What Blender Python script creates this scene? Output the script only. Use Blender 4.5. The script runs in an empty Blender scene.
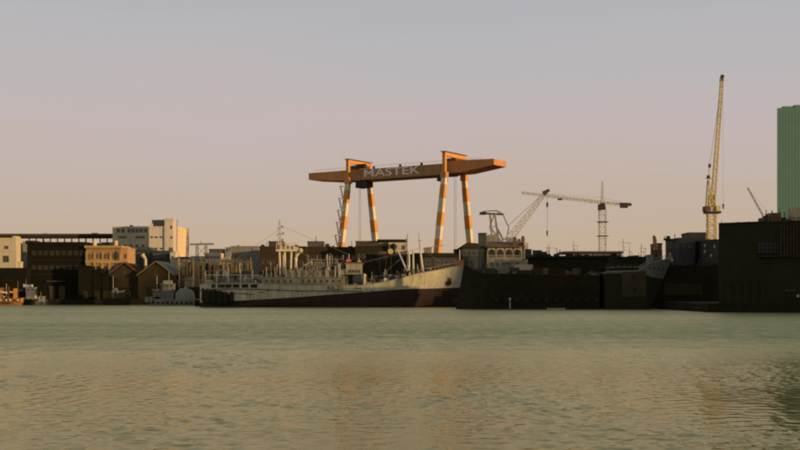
import bpy, math, random
import numpy as np
from mathutils import Vector, Matrix
random.seed(7); rng = np.random.default_rng(5)
R = math.radians
S = bpy.context.scene
COL = S.collection

# ------------------------------------------------------------------ camera
F, CX, HZ, CH = 1100.0, 400.0, 292.0, 4.0
cam = bpy.data.cameras.new('camera'); camo = bpy.data.objects.new('camera', cam)
COL.objects.link(camo); S.camera = camo
camo.location = (0, 0, CH); camo.rotation_euler = (R(90), 0, 0)
cam.sensor_width = 36; cam.lens = 36*F/800; cam.shift_y = (HZ-225)/800
cam.clip_start = .5; cam.clip_end = 9000

# ------------------------------------------------------------------ light
SUN_A, SUN_E = 62, 7.0                    # degrees right of straight behind the camera, height
W = bpy.data.worlds.new('World'); S.world = W; W.use_nodes = True
nt = W.node_tree; nt.nodes.clear()
def N(t, ty, **kw):
    n = t.nodes.new(ty)
    for k, v in kw.items(): setattr(n, k, v)
    return n
sky = N(nt, 'ShaderNodeTexSky', sky_type='NISHITA')
sky.sun_disc = False; sky.sun_elevation = R(SUN_E); sky.sun_rotation = R(180-SUN_A)
sky.air_density = 1.0; sky.dust_density = 2.5; sky.ozone_density = 1.5
tc = N(nt, 'ShaderNodeTexCoord'); sx = N(nt, 'ShaderNodeSeparateXYZ')
nt.links.new(tc.outputs['Generated'], sx.inputs[0])
asn = N(nt, 'ShaderNodeMath', operation='ARCSINE'); nt.links.new(sx.outputs['Z'], asn.inputs[0])
cmap = N(nt, 'ShaderNodeMapping'); cmap.inputs['Scale'].default_value = (2.2, 2.2, 17)
nt.links.new(tc.outputs['Generated'], cmap.inputs[0])
cn = N(nt, 'ShaderNodeTexNoise'); cn.inputs['Scale'].default_value = 1.3; cn.inputs['Detail'].default_value = 5; cn.inputs['Roughness'].default_value = .5
nt.links.new(cmap.outputs[0], cn.inputs['Vector'])
wob = N(nt, 'ShaderNodeMath', operation='MULTIPLY_ADD'); nt.links.new(cn.outputs['Fac'], wob.inputs[0])
wob.inputs[1].default_value = R(4.5); wob.inputs[2].default_value = R(-2.25)      # faint uneven haze bands
asum = N(nt, 'ShaderNodeMath', operation='ADD'); nt.links.new(asn.outputs[0], asum.inputs[0]); nt.links.new(wob.outputs[0], asum.inputs[1])
mr = N(nt, 'ShaderNodeMapRange'); nt.links.new(asum.outputs[0], mr.inputs[0])
mr.inputs[1].default_value = 0; mr.inputs[2].default_value = R(60)
ramp = N(nt, 'ShaderNodeValToRGB'); nt.links.new(mr.outputs[0], ramp.inputs[0])
def srgb(r, g, b):
    f = lambda c: (c/255/12.92) if c/255 <= .04045 else ((c/255+.055)/1.055)**2.4
    return (f(r), f(g), f(b), 1)
stops = [(0, (208,180,148)), (2.6/60, (206,183,160)), (5.2/60, (204,186,174)), (8.5/60, (205,189,188)),
         (11.5/60, (195,191,192)), (15/60, (187,187,192)), (25/60, (168,167,166)), (1, (132,131,129))]
el = ramp.color_ramp.elements
while len(el) < len(stops): el.new(.5)
for e, (p, c) in zip(el, stops): e.position = p; e.color = srgb(*c)
bg1 = N(nt, 'ShaderNodeBackground'); bg1.inputs[1].default_value = .05
bg2 = N(nt, 'ShaderNodeBackground'); bg2.inputs[1].default_value = 1.0
mixs = N(nt, 'ShaderNodeMixShader'); mixs.inputs[0].default_value = .88
out = N(nt, 'ShaderNodeOutputWorld')
nt.links.new(sky.outputs[0], bg1.inputs[0]); nt.links.new(ramp.outputs[0], bg2.inputs[0])
nt.links.new(bg1.outputs[0], mixs.inputs[1]); nt.links.new(bg2.outputs[0], mixs.inputs[2])
nt.links.new(mixs.outputs[0], out.inputs[0])
sl = bpy.data.lights.new('sun', 'SUN'); sl.energy = 4.4; sl.angle = R(.5); sl.color = (1, .64, .31)
so = bpy.data.objects.new('sun', sl); COL.objects.link(so)
sdir = Vector((math.sin(R(SUN_A))*math.cos(R(SUN_E)), -math.cos(R(SUN_A))*math.cos(R(SUN_E)), math.sin(R(SUN_E))))
so.rotation_euler = sdir.to_track_quat('Z', 'Y').to_euler(); so.location = sdir*300
S.cycles.filter_width = 2.2            # the photograph's own soft lens
vs = S.view_settings
S.display_settings.display_device = 'sRGB'
vs.view_transform = 'Standard'; vs.look = 'None'; vs.exposure = 0; vs.gamma = 1; vs.use_curve_mapping = False

# ------------------------------------------------------------------ materials
M = {}
def mat(name, col, rough=.7, var=.35, scale=.6, metal=0, streak=0, dirt=None, spec=.3, runs=None):
    m = bpy.data.materials.new(name); m.use_nodes = True; t = m.node_tree
    b = t.nodes['Principled BSDF']; b.inputs['Roughness'].default_value = rough
    b.inputs['Metallic'].default_value = metal; b.inputs['Specular IOR Level'].default_value = spec
    g = N(t, 'ShaderNodeNewGeometry')
    n1 = N(t, 'ShaderNodeTexNoise'); n1.inputs['Scale'].default_value = scale; n1.inputs['Detail'].default_value = 6
    mp = N(t, 'ShaderNodeMapping'); mp.inputs['Scale'].default_value = (1.6, 1.6, .18 if streak else 1)
    t.links.new(g.outputs['Position'], mp.inputs[0]); t.links.new(mp.outputs[0], n1.inputs['Vector'])
    n2 = N(t, 'ShaderNodeTexNoise'); n2.inputs['Scale'].default_value = scale*.22; n2.inputs['Detail'].default_value = 4
    t.links.new(g.outputs['Position'], n2.inputs['Vector'])
    ad = N(t, 'ShaderNodeMath', operation='ADD'); t.links.new(n1.outputs['Fac'], ad.inputs[0]); t.links.new(n2.outputs['Fac'], ad.inputs[1])
    r = N(t, 'ShaderNodeMapRange'); t.links.new(ad.outputs[0], r.inputs[0])
    r.inputs[1].default_value = .7; r.inputs[2].default_value = 1.3
    mx = N(t, 'ShaderNodeMix', data_type='RGBA'); t.links.new(r.outputs[0], mx.inputs['Factor'])
    d = dirt or tuple(c*(1-var) for c in col)
    mx.inputs[6].default_value = (*d, 1); mx.inputs[7].default_value = (*[min(1, c*(1+var*.35)) for c in col], 1)
    res = mx.outputs[2]
    if runs:                               # narrow rust runs and scuffs
        m3 = N(t, 'ShaderNodeMapping'); m3.inputs['Scale'].default_value = (2.6, 2.6, .30); t.links.new(g.outputs['Position'], m3.inputs[0])
        n3 = N(t, 'ShaderNodeTexNoise'); n3.inputs['Scale'].default_value = 1.0; n3.inputs['Detail'].default_value = 8; n3.inputs['Roughness'].default_value = .7
        t.links.new(m3.outputs[0], n3.inputs['Vector'])
        r3 = N(t, 'ShaderNodeMapRange'); t.links.new(n3.outputs['Fac'], r3.inputs[0]); r3.inputs[1].default_value = .55; r3.inputs[2].default_value = .66
        x3 = N(t, 'ShaderNodeMix', data_type='RGBA'); t.links.new(r3.outputs[0], x3.inputs['Factor']); t.links.new(res, x3.inputs[6])
        x3.inputs[7].default_value = (*runs, 1); res = x3.outputs[2]
    t.links.new(res, b.inputs['Base Color'])
    M[name] = m; return m
mat('ground', (.05,.045,.034), .9); mat('quay', (.024,.021,.013), .9, .4, spec=.1)
mat('shade_ridge', (.06,.07,.04), 1)
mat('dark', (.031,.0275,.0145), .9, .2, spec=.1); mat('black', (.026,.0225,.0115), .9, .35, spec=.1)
mat('shade_black', (.013,.0115,.0062), .9, .35, spec=.1)  # near-black colour stands in for shade these sunlit walls don't receive
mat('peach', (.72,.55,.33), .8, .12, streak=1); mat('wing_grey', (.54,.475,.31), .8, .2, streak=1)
mat('dark_brown', (.052,.038,.019), .9, .35, spec=.1)
mat('brown', (.075,.052,.038), .85, .3); mat('slate', (.052,.053,.046), .8, .3)
mat('dark_green', (.045,.055,.045), .7, .3); mat('teal_roof', (.05,.075,.07), .6, .3, streak=1)
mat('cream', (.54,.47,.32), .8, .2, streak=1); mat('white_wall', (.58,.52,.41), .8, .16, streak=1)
mat('pale', (.50,.44,.33), .8, .25, streak=1); mat('olive', (.20,.19,.14), .8, .25, streak=1)
mat('grey_green', (.22,.22,.18), .8, .25, streak=1)
mat('brick', (.33,.195,.08), .85, .4, 1.6); mat('brick_light', (.43,.275,.12), .85, .35, 1.6)
mat('beige', (.46,.385,.225), .8, .25, streak=1); mat('roof_brown', (.13,.085,.06), .8, .3)
mat('glass', (.035,.04,.042), .15, .3, spec=.6); mat('glass_dull', (.04,.04,.03), .6, .4, spec=.2); mat('glass_green', (.086,.188,.162), .5, .08, .15, spec=.25)
mat('mullion', (.086,.183,.157), .55, .08)
mat('orange', (.66,.29,.055), .55, .2, .8, streak=1); mat('orange_brown', (.55,.24,.075), .6, .25, .8, streak=1)
mat('girder_olive', (.40,.225,.085), .6, .3, .8, streak=1)
mat('cream_paint', (.68,.60,.42), .55, .2, .8, streak=1, runs=(.45,.32,.18))
mat('yellow', (.60,.49,.21), .5, .25); mat('steel_dark', (.035,.03,.025), .6, .3)
mat('steel_grey', (.26,.25,.22), .55, .3); mat('steel_white', (.52,.525,.50), .55, .25)
mat('hull_grey', (.52,.49,.35), .6, .3, .35, streak=1, dirt=(.33,.29,.18), runs=(.17,.10,.05))
mat('hull_red', (.038,.019,.013), .8, .4, .6, streak=1)
mat('ship_white', (.36,.35,.25), .6, .35, .8, streak=1, dirt=(.20,.17,.10), runs=(.14,.09,.05)); mat('deck', (.10,.09,.07), .9)
mat('ship_grey', (.15,.15,.135), .6, .3, .8, streak=1)
mat('wood', (.17,.125,.06), .85, .4, 1.5, streak=1); mat('net', (.13,.12,.06), .95, .5, 2)
mat('rust', (.16,.08,.045), .85, .4, 1); mat('red', (.50,.10,.05), .6, .2)
mat('boat_rust', (.30,.14,.05), .7, .4, 1.5); mat('boat_orange', (.62,.27,.07), .6, .3, 1); mat('tarp', (.24,.24,.20), .8, .4, 1)
mat('blue', (.035,.05,.07), .7, .3); mat('primer', (.065,.051,.029), .85, .35); mat('door_brown', (.062,.046,.03), .85, .35)
mat('letters', (.85,.79,.62), .6, .2, 2); mat('letters_dark', (.04,.04,.045), .6, .2, 2)

def water_mat():
    m = bpy.data.materials.new('water'); m.use_nodes = True; t = m.node_tree; t.nodes.clear()
    o = N(t, 'ShaderNodeOutputMaterial'); L = t.links.new
    g = N(t, 'ShaderNodeNewGeometry'); sp = N(t, 'ShaderNodeSeparateXYZ'); L(g.outputs['Position'], sp.inputs[0])
    def noise(sc, scale, detail=4, rough=.6):
        mp = N(t, 'ShaderNodeMapping'); mp.inputs['Scale'].default_value = sc
        L(g.outputs['Position'], mp.inputs[0]); n = N(t, 'ShaderNodeTexNoise')
        n.inputs['Scale'].default_value = scale; n.inputs['Detail'].default_value = detail; n.inputs['Roughness'].default_value = rough
        L(mp.outputs[0], n.inputs['Vector']); return n.outputs['Fac']
    def math2(op, a, b):
        n = N(t, 'ShaderNodeMath', operation=op)
        for i, v in enumerate((a, b)):
            if isinstance(v, (int, float)): n.inputs[i].default_value = v
            else: L(v, n.inputs[i])
        return n.outputs[0]
    # patches of wind-ruffled water across the harbour
    big = noise((.016, .06, 1), 1, 5)
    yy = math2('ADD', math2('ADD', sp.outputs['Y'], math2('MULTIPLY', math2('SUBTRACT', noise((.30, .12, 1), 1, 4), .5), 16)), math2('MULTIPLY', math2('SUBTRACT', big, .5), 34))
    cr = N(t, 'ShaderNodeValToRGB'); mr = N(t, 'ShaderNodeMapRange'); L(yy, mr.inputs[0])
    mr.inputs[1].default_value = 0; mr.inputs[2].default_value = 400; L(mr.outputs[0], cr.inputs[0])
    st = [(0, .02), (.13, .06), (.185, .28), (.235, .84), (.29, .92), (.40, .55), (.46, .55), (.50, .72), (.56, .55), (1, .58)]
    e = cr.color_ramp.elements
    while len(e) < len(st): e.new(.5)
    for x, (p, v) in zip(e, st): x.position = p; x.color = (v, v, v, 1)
    # long wind lanes inside the ruffled water
    lane = N(t, 'ShaderNodeMapRange'); L(noise((.012, .16, 1), 1, 5, .6), lane.inputs[0])
    lane.inputs[1].default_value = .36; lane.inputs[2].default_value = .66; lane.inputs[3].default_value = .75; lane.inputs[4].default_value = 1.1
    fine = N(t, 'ShaderNodeMapRange'); L(noise((.75, .19, 1), 1, 4, .65), fine.inputs[0])
    fine.inputs[1].default_value = .3; fine.inputs[2].default_value = .7; fine.inputs[3].default_value = .45; fine.inputs[4].default_value = 1.5
    ruf = math2('MULTIPLY', math2('MULTIPLY', cr.outputs[0], lane.outputs[0]), fine.outputs[0])
    n1 = noise((1, 1.9, 1), 1.3, 3, .55); n2 = noise((1, 1.7, 1), 4.5, 3, .55); n3 = noise((.6, .2, 1), 1, 4, .65)
    hgt = math2('ADD', math2('MULTIPLY', n1, .10), math2('MULTIPLY', n2, .03))
    hgt = math2('MULTIPLY', hgt, math2('ADD', math2('MULTIPLY', ruf, .45), .22))
    hgt = math2('ADD', hgt, math2('MULTIPLY', math2('MULTIPLY', n3, ruf), .9))
    bp = N(t, 'ShaderNodeBump'); bp.inputs['Distance'].default_value = 1; bp.inputs['Strength'].default_value = .55
    L(hgt, bp.inputs['Height'])
    fr = N(t, 'ShaderNodeFresnel'); fr.inputs[0].default_value = 1.5; L(bp.outputs[0], fr.inputs['Normal'])
    gl = N(t, 'ShaderNodeBsdfGlossy'); gl.inputs['Color'].default_value = (1, .90, .56, 1)
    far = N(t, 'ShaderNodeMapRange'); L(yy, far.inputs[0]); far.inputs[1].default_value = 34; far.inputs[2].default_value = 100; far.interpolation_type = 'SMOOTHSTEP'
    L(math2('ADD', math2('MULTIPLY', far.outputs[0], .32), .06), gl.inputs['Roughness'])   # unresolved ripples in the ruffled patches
    L(bp.outputs[0], gl.inputs['Normal'])
    df = N(t, 'ShaderNodeBsdfDiffuse')
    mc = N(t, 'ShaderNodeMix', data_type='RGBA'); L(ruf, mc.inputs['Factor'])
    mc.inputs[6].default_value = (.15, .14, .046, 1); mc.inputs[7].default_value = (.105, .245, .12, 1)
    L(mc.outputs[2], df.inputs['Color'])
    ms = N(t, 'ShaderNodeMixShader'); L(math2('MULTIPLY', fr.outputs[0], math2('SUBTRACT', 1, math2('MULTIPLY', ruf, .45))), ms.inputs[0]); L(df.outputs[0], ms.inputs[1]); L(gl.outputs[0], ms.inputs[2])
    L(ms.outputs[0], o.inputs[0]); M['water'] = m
water_mat()

# ------------------------------------------------------------------ mesh helpers
def X(px, D): return (px-CX)*D/F
def Z(py, D): return CH+(HZ-py)*D/F
GZ = 1.7
class MB:
    def __init__(s): s.v = []; s.f = []
    def add(s, vs, fs):
        o = len(s.v); s.v += [tuple(v) for v in vs]; s.f += [tuple(i+o for i in f) for f in fs]; return s
    def box(s, x0, x1, y0, y1, z0, z1):
        return s.add([(x0,y0,z0),(x1,y0,z0),(x1,y1,z0),(x0,y1,z0),(x0,y0,z1),(x1,y0,z1),(x1,y1,z1),(x0,y1,z1)],
                     [(3,2,1,0),(4,5,6,7),(0,1,5,4),(1,2,6,5),(2,3,7,6),(3,0,4,7)])
    def beam(s, p, q, w, h=None, w2=None, h2=None, up=(0,0,1)):
        p, q = Vector(p), Vector(q); h = h or w; w2 = w2 or w; h2 = h2 or (h if w2 == w else h*w2/w)
        d = (q-p).normalized(); up = Vector(up)
        if abs(d.dot(up)) > .99: up = Vector((0,1,0))
        a = d.cross(up).normalized(); b = a.cross(d)
        V = []
        for c, ww, hh in ((p, w, h), (q, w2, h2)):
            for i, j in ((-1,-1),(1,-1),(1,1),(-1,1)): V.append(c+a*ww/2*i+b*hh/2*j)
        return s.add(V, [(0,1,2,3),(7,6,5,4),(4,5,1,0),(5,6,2,1),(6,7,3,2),(7,4,0,3)])
    def tube(s, p, q, r, n=8, r2=None):
        p, q = Vector(p), Vector(q); r2 = r if r2 is None else r2; d = (q-p).normalized()
        up = Vector((0,1,0)) if abs(d.z) > .9 else Vector((0,0,1))
        a = d.cross(up).normalized(); b = a.cross(d); V = []
        for c, rr in ((p, r), (q, r2)):
            for k in range(n):
                an = 2*math.pi*k/n; V.append(c+a*rr*math.cos(an)+b*rr*math.sin(an))
        fs = [(k, k+n, (k+1) % n+n, (k+1) % n) for k in range(n)]
        return s.add(V, fs+[tuple(range(n)), tuple(range(2*n-1, n-1, -1))])
    def prism(s, pts, y0, y1):             # outline in x,z (counter-clockwise seen from -y) pushed along y
        n = len(pts)
        V = [(x, y0, z) for x, z in pts]+[(x, y1, z) for x, z in pts]
        return s.add(V, [tuple(range(n)), tuple(range(2*n-1, n-1, -1))]+[(k, k+n, (k+1) % n+n, (k+1) % n) for k in range(n)])
    def plan(s, pts, z0, z1):              # outline in x,y counter-clockwise from above
        n = len(pts)
        V = [(x, y, z0) for x, y in pts]+[(x, y, z1) for x, y in pts]
        return s.add(V, [tuple(range(n-1, -1, -1)), tuple(range(n, 2*n))]+[(k, (k+1) % n, (k+1) % n+n, k+n) for k in range(n)])
    def sphere(s, c, r, n=8, m=5, sz=1):
        V = [(c[0], c[1], c[2]-r*sz)]
        for i in range(1, m):
            a = math.pi*i/m
            for k in range(n):
                b = 2*math.pi*k/n
                V.append((c[0]+r*math.sin(a)*math.cos(b), c[1]+r*math.sin(a)*math.sin(b), c[2]-r*sz*math.cos(a)))
        V.append((c[0], c[1], c[2]+r*sz)); t = len(V)-1; fs = []
        for k in range(n):
            k2 = (k+1) % n; fs.append((0, 1+k2, 1+k)); fs.append((t, 1+(m-2)*n+k, 1+(m-2)*n+k2))
            for i in range(m-2): fs.append((1+i*n+k, 1+i*n+k2, 1+(i+1)*n+k2, 1+(i+1)*n+k))
        return s.add(V, fs)
    def lattice(s, p, q, w, n, r, w2=None, four=True):
        p, q = Vector(p), Vector(q); w2 = w2 or w; d = (q-p).normalized()
        up = Vector((0,1,0)) if abs(d.y) < .9 else Vector((0,0,1))
        a = d.cross(up).normalized(); b = a.cross(d)
        cor = [(-1,-1),(1,-1),(1,1),(-1,1)] if four else [(-1,-.6),(1,-.6),(0,1)]
        def pt(i, k):
            f = i/n; ww = (w+(w2-w)*f)/2
            return p+(q-p)*f+a*ww*cor[k][0]+b*ww*cor[k][1]
        m = len(cor)
        for k in range(m):
            s.beam(pt(0, k), pt(n, k), r*1.5)
            for i in range(n):
                s.beam(pt(i, k), pt(i, (k+1) % m), r)
                s.beam(pt(i, k if i % 2 else (k+1) % m), pt(i+1, (k+1) % m if i % 2 else k), r)
        return s
    def build(s, name, material, parent=None, smooth=False, loc=None):
        base = Vector((0,0,0)); q = parent
        while q is not None: base += q.location; q = q.parent
        if loc is not None: base += Vector(loc)
        me = bpy.data.meshes.new(name)
        me.from_pydata([tuple(Vector(v)-base) for v in s.v], [], s.f); me.update()
        me.materials.append(M[material])
        if smooth: me.polygons.foreach_set('use_smooth', [True]*len(me.polygons))
        o = bpy.data.objects.new(name, me); COL.objects.link(o)
        if parent: o.parent = parent
        if loc is not None: o.location = loc
        return o
def thing(name, label, cat, loc, group=None):
    o = bpy.data.objects.new(name, None); o.empty_display_size = .5; COL.objects.link(o)
    o.location = loc; o['label'] = label; o['category'] = cat
    if group: o['group'] = group
    return o
def tag(o, label, cat, group=None):
    o['label'] = label; o['category'] = cat
    if group: o['group'] = group
    return o
def struct(o): o['kind'] = 'structure'; return o
def copy_tree(o, parent=None):
    c = o.copy(); COL.objects.link(c); c.parent = parent
    for ch in list(o.children): copy_tree(ch, c)
    return c
WC = {}
def window(root, x, y, z, w, h, frame='steel_grey', pane='glass', side=False, mull=1):
    key = (round(w, 2), round(h, 2), frame, pane, mull)
    if key not in WC:
        f = MB(); t = min(.12, w*.12)
        f.box(-w/2-t, w/2+t, -.07, .05, -h/2-t, -h/2); f.box(-w/2-t, w/2+t, -.07, .05, h/2, h/2+t)
        f.box(-w/2-t, -w/2, -.068, .05, -h/2, h/2); f.box(w/2, w/2+t, -.068, .05, -h/2, h/2)
        for k in range(mull): xx = -w/2+w*(k+1)/(mull+1); f.box(xx-.03, xx+.03, -.06, .05, -h/2, h/2)
        p = MB().box(-w/2, w/2, -.02, .05, -h/2, h/2)
        fo = f.build('window', frame); po = p.build('pane', pane)
        WC[key] = (fo.data, po.data); bpy.data.objects.remove(fo); bpy.data.objects.remove(po)
    fm, pm = WC[key]
    o = bpy.data.objects.new('window', fm); COL.objects.link(o); o.parent = root
    o.location = Vector((x, y, z))-root.location
    if side: o.rotation_euler.z = R(90)
    q = bpy.data.objects.new('pane', pm); COL.objects.link(q); q.parent = o
    return o
def winrow(root, pxs, py, D, w, h, **kw):
    for p in pxs: window(root, X(p, D), D, Z(py, D), w, h, **kw)
def shell(root, name, material, px0, px1, py0, D, depth, py1=None, par=.35):
    """a building block: walls, with a parapet lip as its own part"""
    x0, x1, z1 = X(px0, D+depth if px0 > 420 else D), X(px1, D), Z(py0, D); z0 = GZ if py1 is None else Z(py1, D)
    w = MB().box(x0, x1, D, D+depth, z0, z1).build(name, material, root)
    if par:
        p = MB(); t = .22; a, b, c, d = x0-.1, x1+.1, D-.1, D+depth+.1
        p.box(a, b, c, c+t, z1-.25, z1+par); p.box(a, b, d-t, d, z1-.25, z1+par)
        p.box(a, a+t, c+t, d-t, z1-.25, z1+par); p.box(b-t, b, c+t, d-t, z1-.25, z1+par)
        p.build('parapet', material, root)
    return w
def base(px, D): return (X(px, D), D, GZ)
def text(body, size, material, name, parent, matrix, extrude=.03):
    cu = bpy.data.curves.new(name, 'FONT'); cu.body = body; cu.size = size; cu.extrude = extrude
    cu.align_x = 'CENTER'; cu.align_y = 'CENTER'; cu.offset = size*.01
    o = bpy.data.objects.new(name, cu); COL.objects.link(o)
    me = bpy.data.meshes.new_from_object(o.evaluated_get(bpy.context.evaluated_depsgraph_get()))
    bpy.data.objects.remove(o); me.materials.clear(); me.materials.append(M[material]); me.transform(matrix)
    o = bpy.data.objects.new(name, me); COL.objects.link(o); o.parent = parent
    b = Vector(); q = parent
    while q is not None: b += q.location; q = q.parent
    me.transform(Matrix.Translation(-b)); return o

# ------------------------------------------------------------------ water, land, shade ridge
def water():
    xs = np.concatenate([[-6000,-2000,-700,-300,-150,-90,-62], np.arange(-46, 46.01, .115), [62,90,150,300,700,2000,6000]])
    ys = [12.0]
    while ys[-1] < 112: ys.append(ys[-1]+.045+.0042*(ys[-1]-12))
    ys = np.concatenate([[-1500,-400,-120,-40,-10,2,8], ys, [118,130,150,180,230,300,450,900,2500,6000]])
    gx, gy = np.meshgrid(xs, ys); z = np.zeros_like(gx)
    for i in range(90):
        lam = .27*(4.0**rng.random()); th = rng.normal(0, .95)+R(-10); k = 2*math.pi/lam
        amp = .0026*lam**.95*rng.uniform(.4, 1.5)
        z += amp*np.sin(k*(gx*math.sin(th)+gy*math.cos(th))+rng.random()*6.283)
    mod = np.ones_like(gx)                 # gusts: livelier and slacker patches
    for i in range(12):
        a, c = rng.uniform(.05, .5), rng.uniform(.05, .35); mod += .16*np.sin(gx*a*rng.choice([-1, 1])+gy*c+rng.random()*6.283)
    z *= np.clip(mod, .35, 1.8)
    fade = np.clip((104-gy)/40, 0, 1)*np.clip((gy-9)/4, 0, 1)*np.clip((45-np.abs(gx))/5, 0, 1)
    z *= fade
    nx, ny = len(xs), len(ys)
    me = bpy.data.meshes.new('water')
    v = np.stack([gx, gy, z], -1).reshape(-1, 3)
    i = np.arange(nx*ny).reshape(ny, nx)
    q = np.stack([i[:-1,:-1], i[:-1,1:], i[1:,1:], i[1:,:-1]], -1).reshape(-1, 4)
    me.vertices.add(len(v)); me.vertices.foreach_set('co', v.ravel())
    me.loops.add(q.size); me.loops.foreach_set('vertex_index', q.ravel().astype(np.int32))
    me.polygons.add(len(q)); me.polygons.foreach_set('loop_start', np.arange(0, q.size, 4, dtype=np.int32))
    me.update(calc_edges=True); me.polygons.foreach_set('use_smooth', np.ones(len(q), bool))
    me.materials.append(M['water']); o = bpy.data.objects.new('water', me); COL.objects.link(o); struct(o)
water()
shore = [(-2500,5000),(-2500,342),(-56.5,342),(-56.5,305),(16.6,305),(16.6,264),(61,264),(61,216),(110,206),(150,150),(260,-60),(420,-520),(3000,-900),(4000,5000)]
struct(MB().plan(shore[::1], -4, GZ).build('ground', 'ground'))
q = MB()
for a, b in zip(shore[1:9], shore[2:10]):       # concrete cope along the quay edge
    a, b = Vector((*a, 0)), Vector((*b, 0)); d = (b-a).normalized(); n = Vector((d.y, -d.x, 0))
    if (b-a).length > 300: a = b-d*220
    q.beam(a+n*.15+Vector((0,0,.72)), b+n*.15+Vector((0,0,.72)), .5, 2.1)
struct(q.build('quay', 'quay'))
def shade_ridge():
    # unseen ridge added as a sun blocker; crest heights shaped to shade the quay
    n, m = 400, 14; V = []; fs = []
    dv = Vector((math.sin(R(SUN_A)), -math.cos(R(SUN_A)), 0)); tv = Vector((math.cos(R(SUN_A)), math.sin(R(SUN_A)), 0))
    for i in range(n+1):
        t = -700+2000*i/n
        hh = float(np.interp(t, [-700,150,238,248,257,266,272,281,330,420,700,1300], [112,118,122,116,98,128,131,119,117,118,124,110]))
        hh *= max(0, min(1, (t+700)/300))*max(0, min(1, (1300-t)/300))
        for j in range(m+1):
            s = j/m; d = 490+500*s
            z = hh*math.sin(math.pi*s)**1.2+GZ-2+(random.uniform(-.7, .7) if 0 < j < m else 0)
            p = dv*d+tv*t; V.append((p.x, p.y, z))
    for i in range(n):
        for j in range(m):
            a = i*(m+1)+j; fs.append((a, a+1, a+m+2, a+m+1))
    struct(MB().add(V, fs).build('shade_ridge', 'shade_ridge', smooth=True))
shade_ridge()

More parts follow.
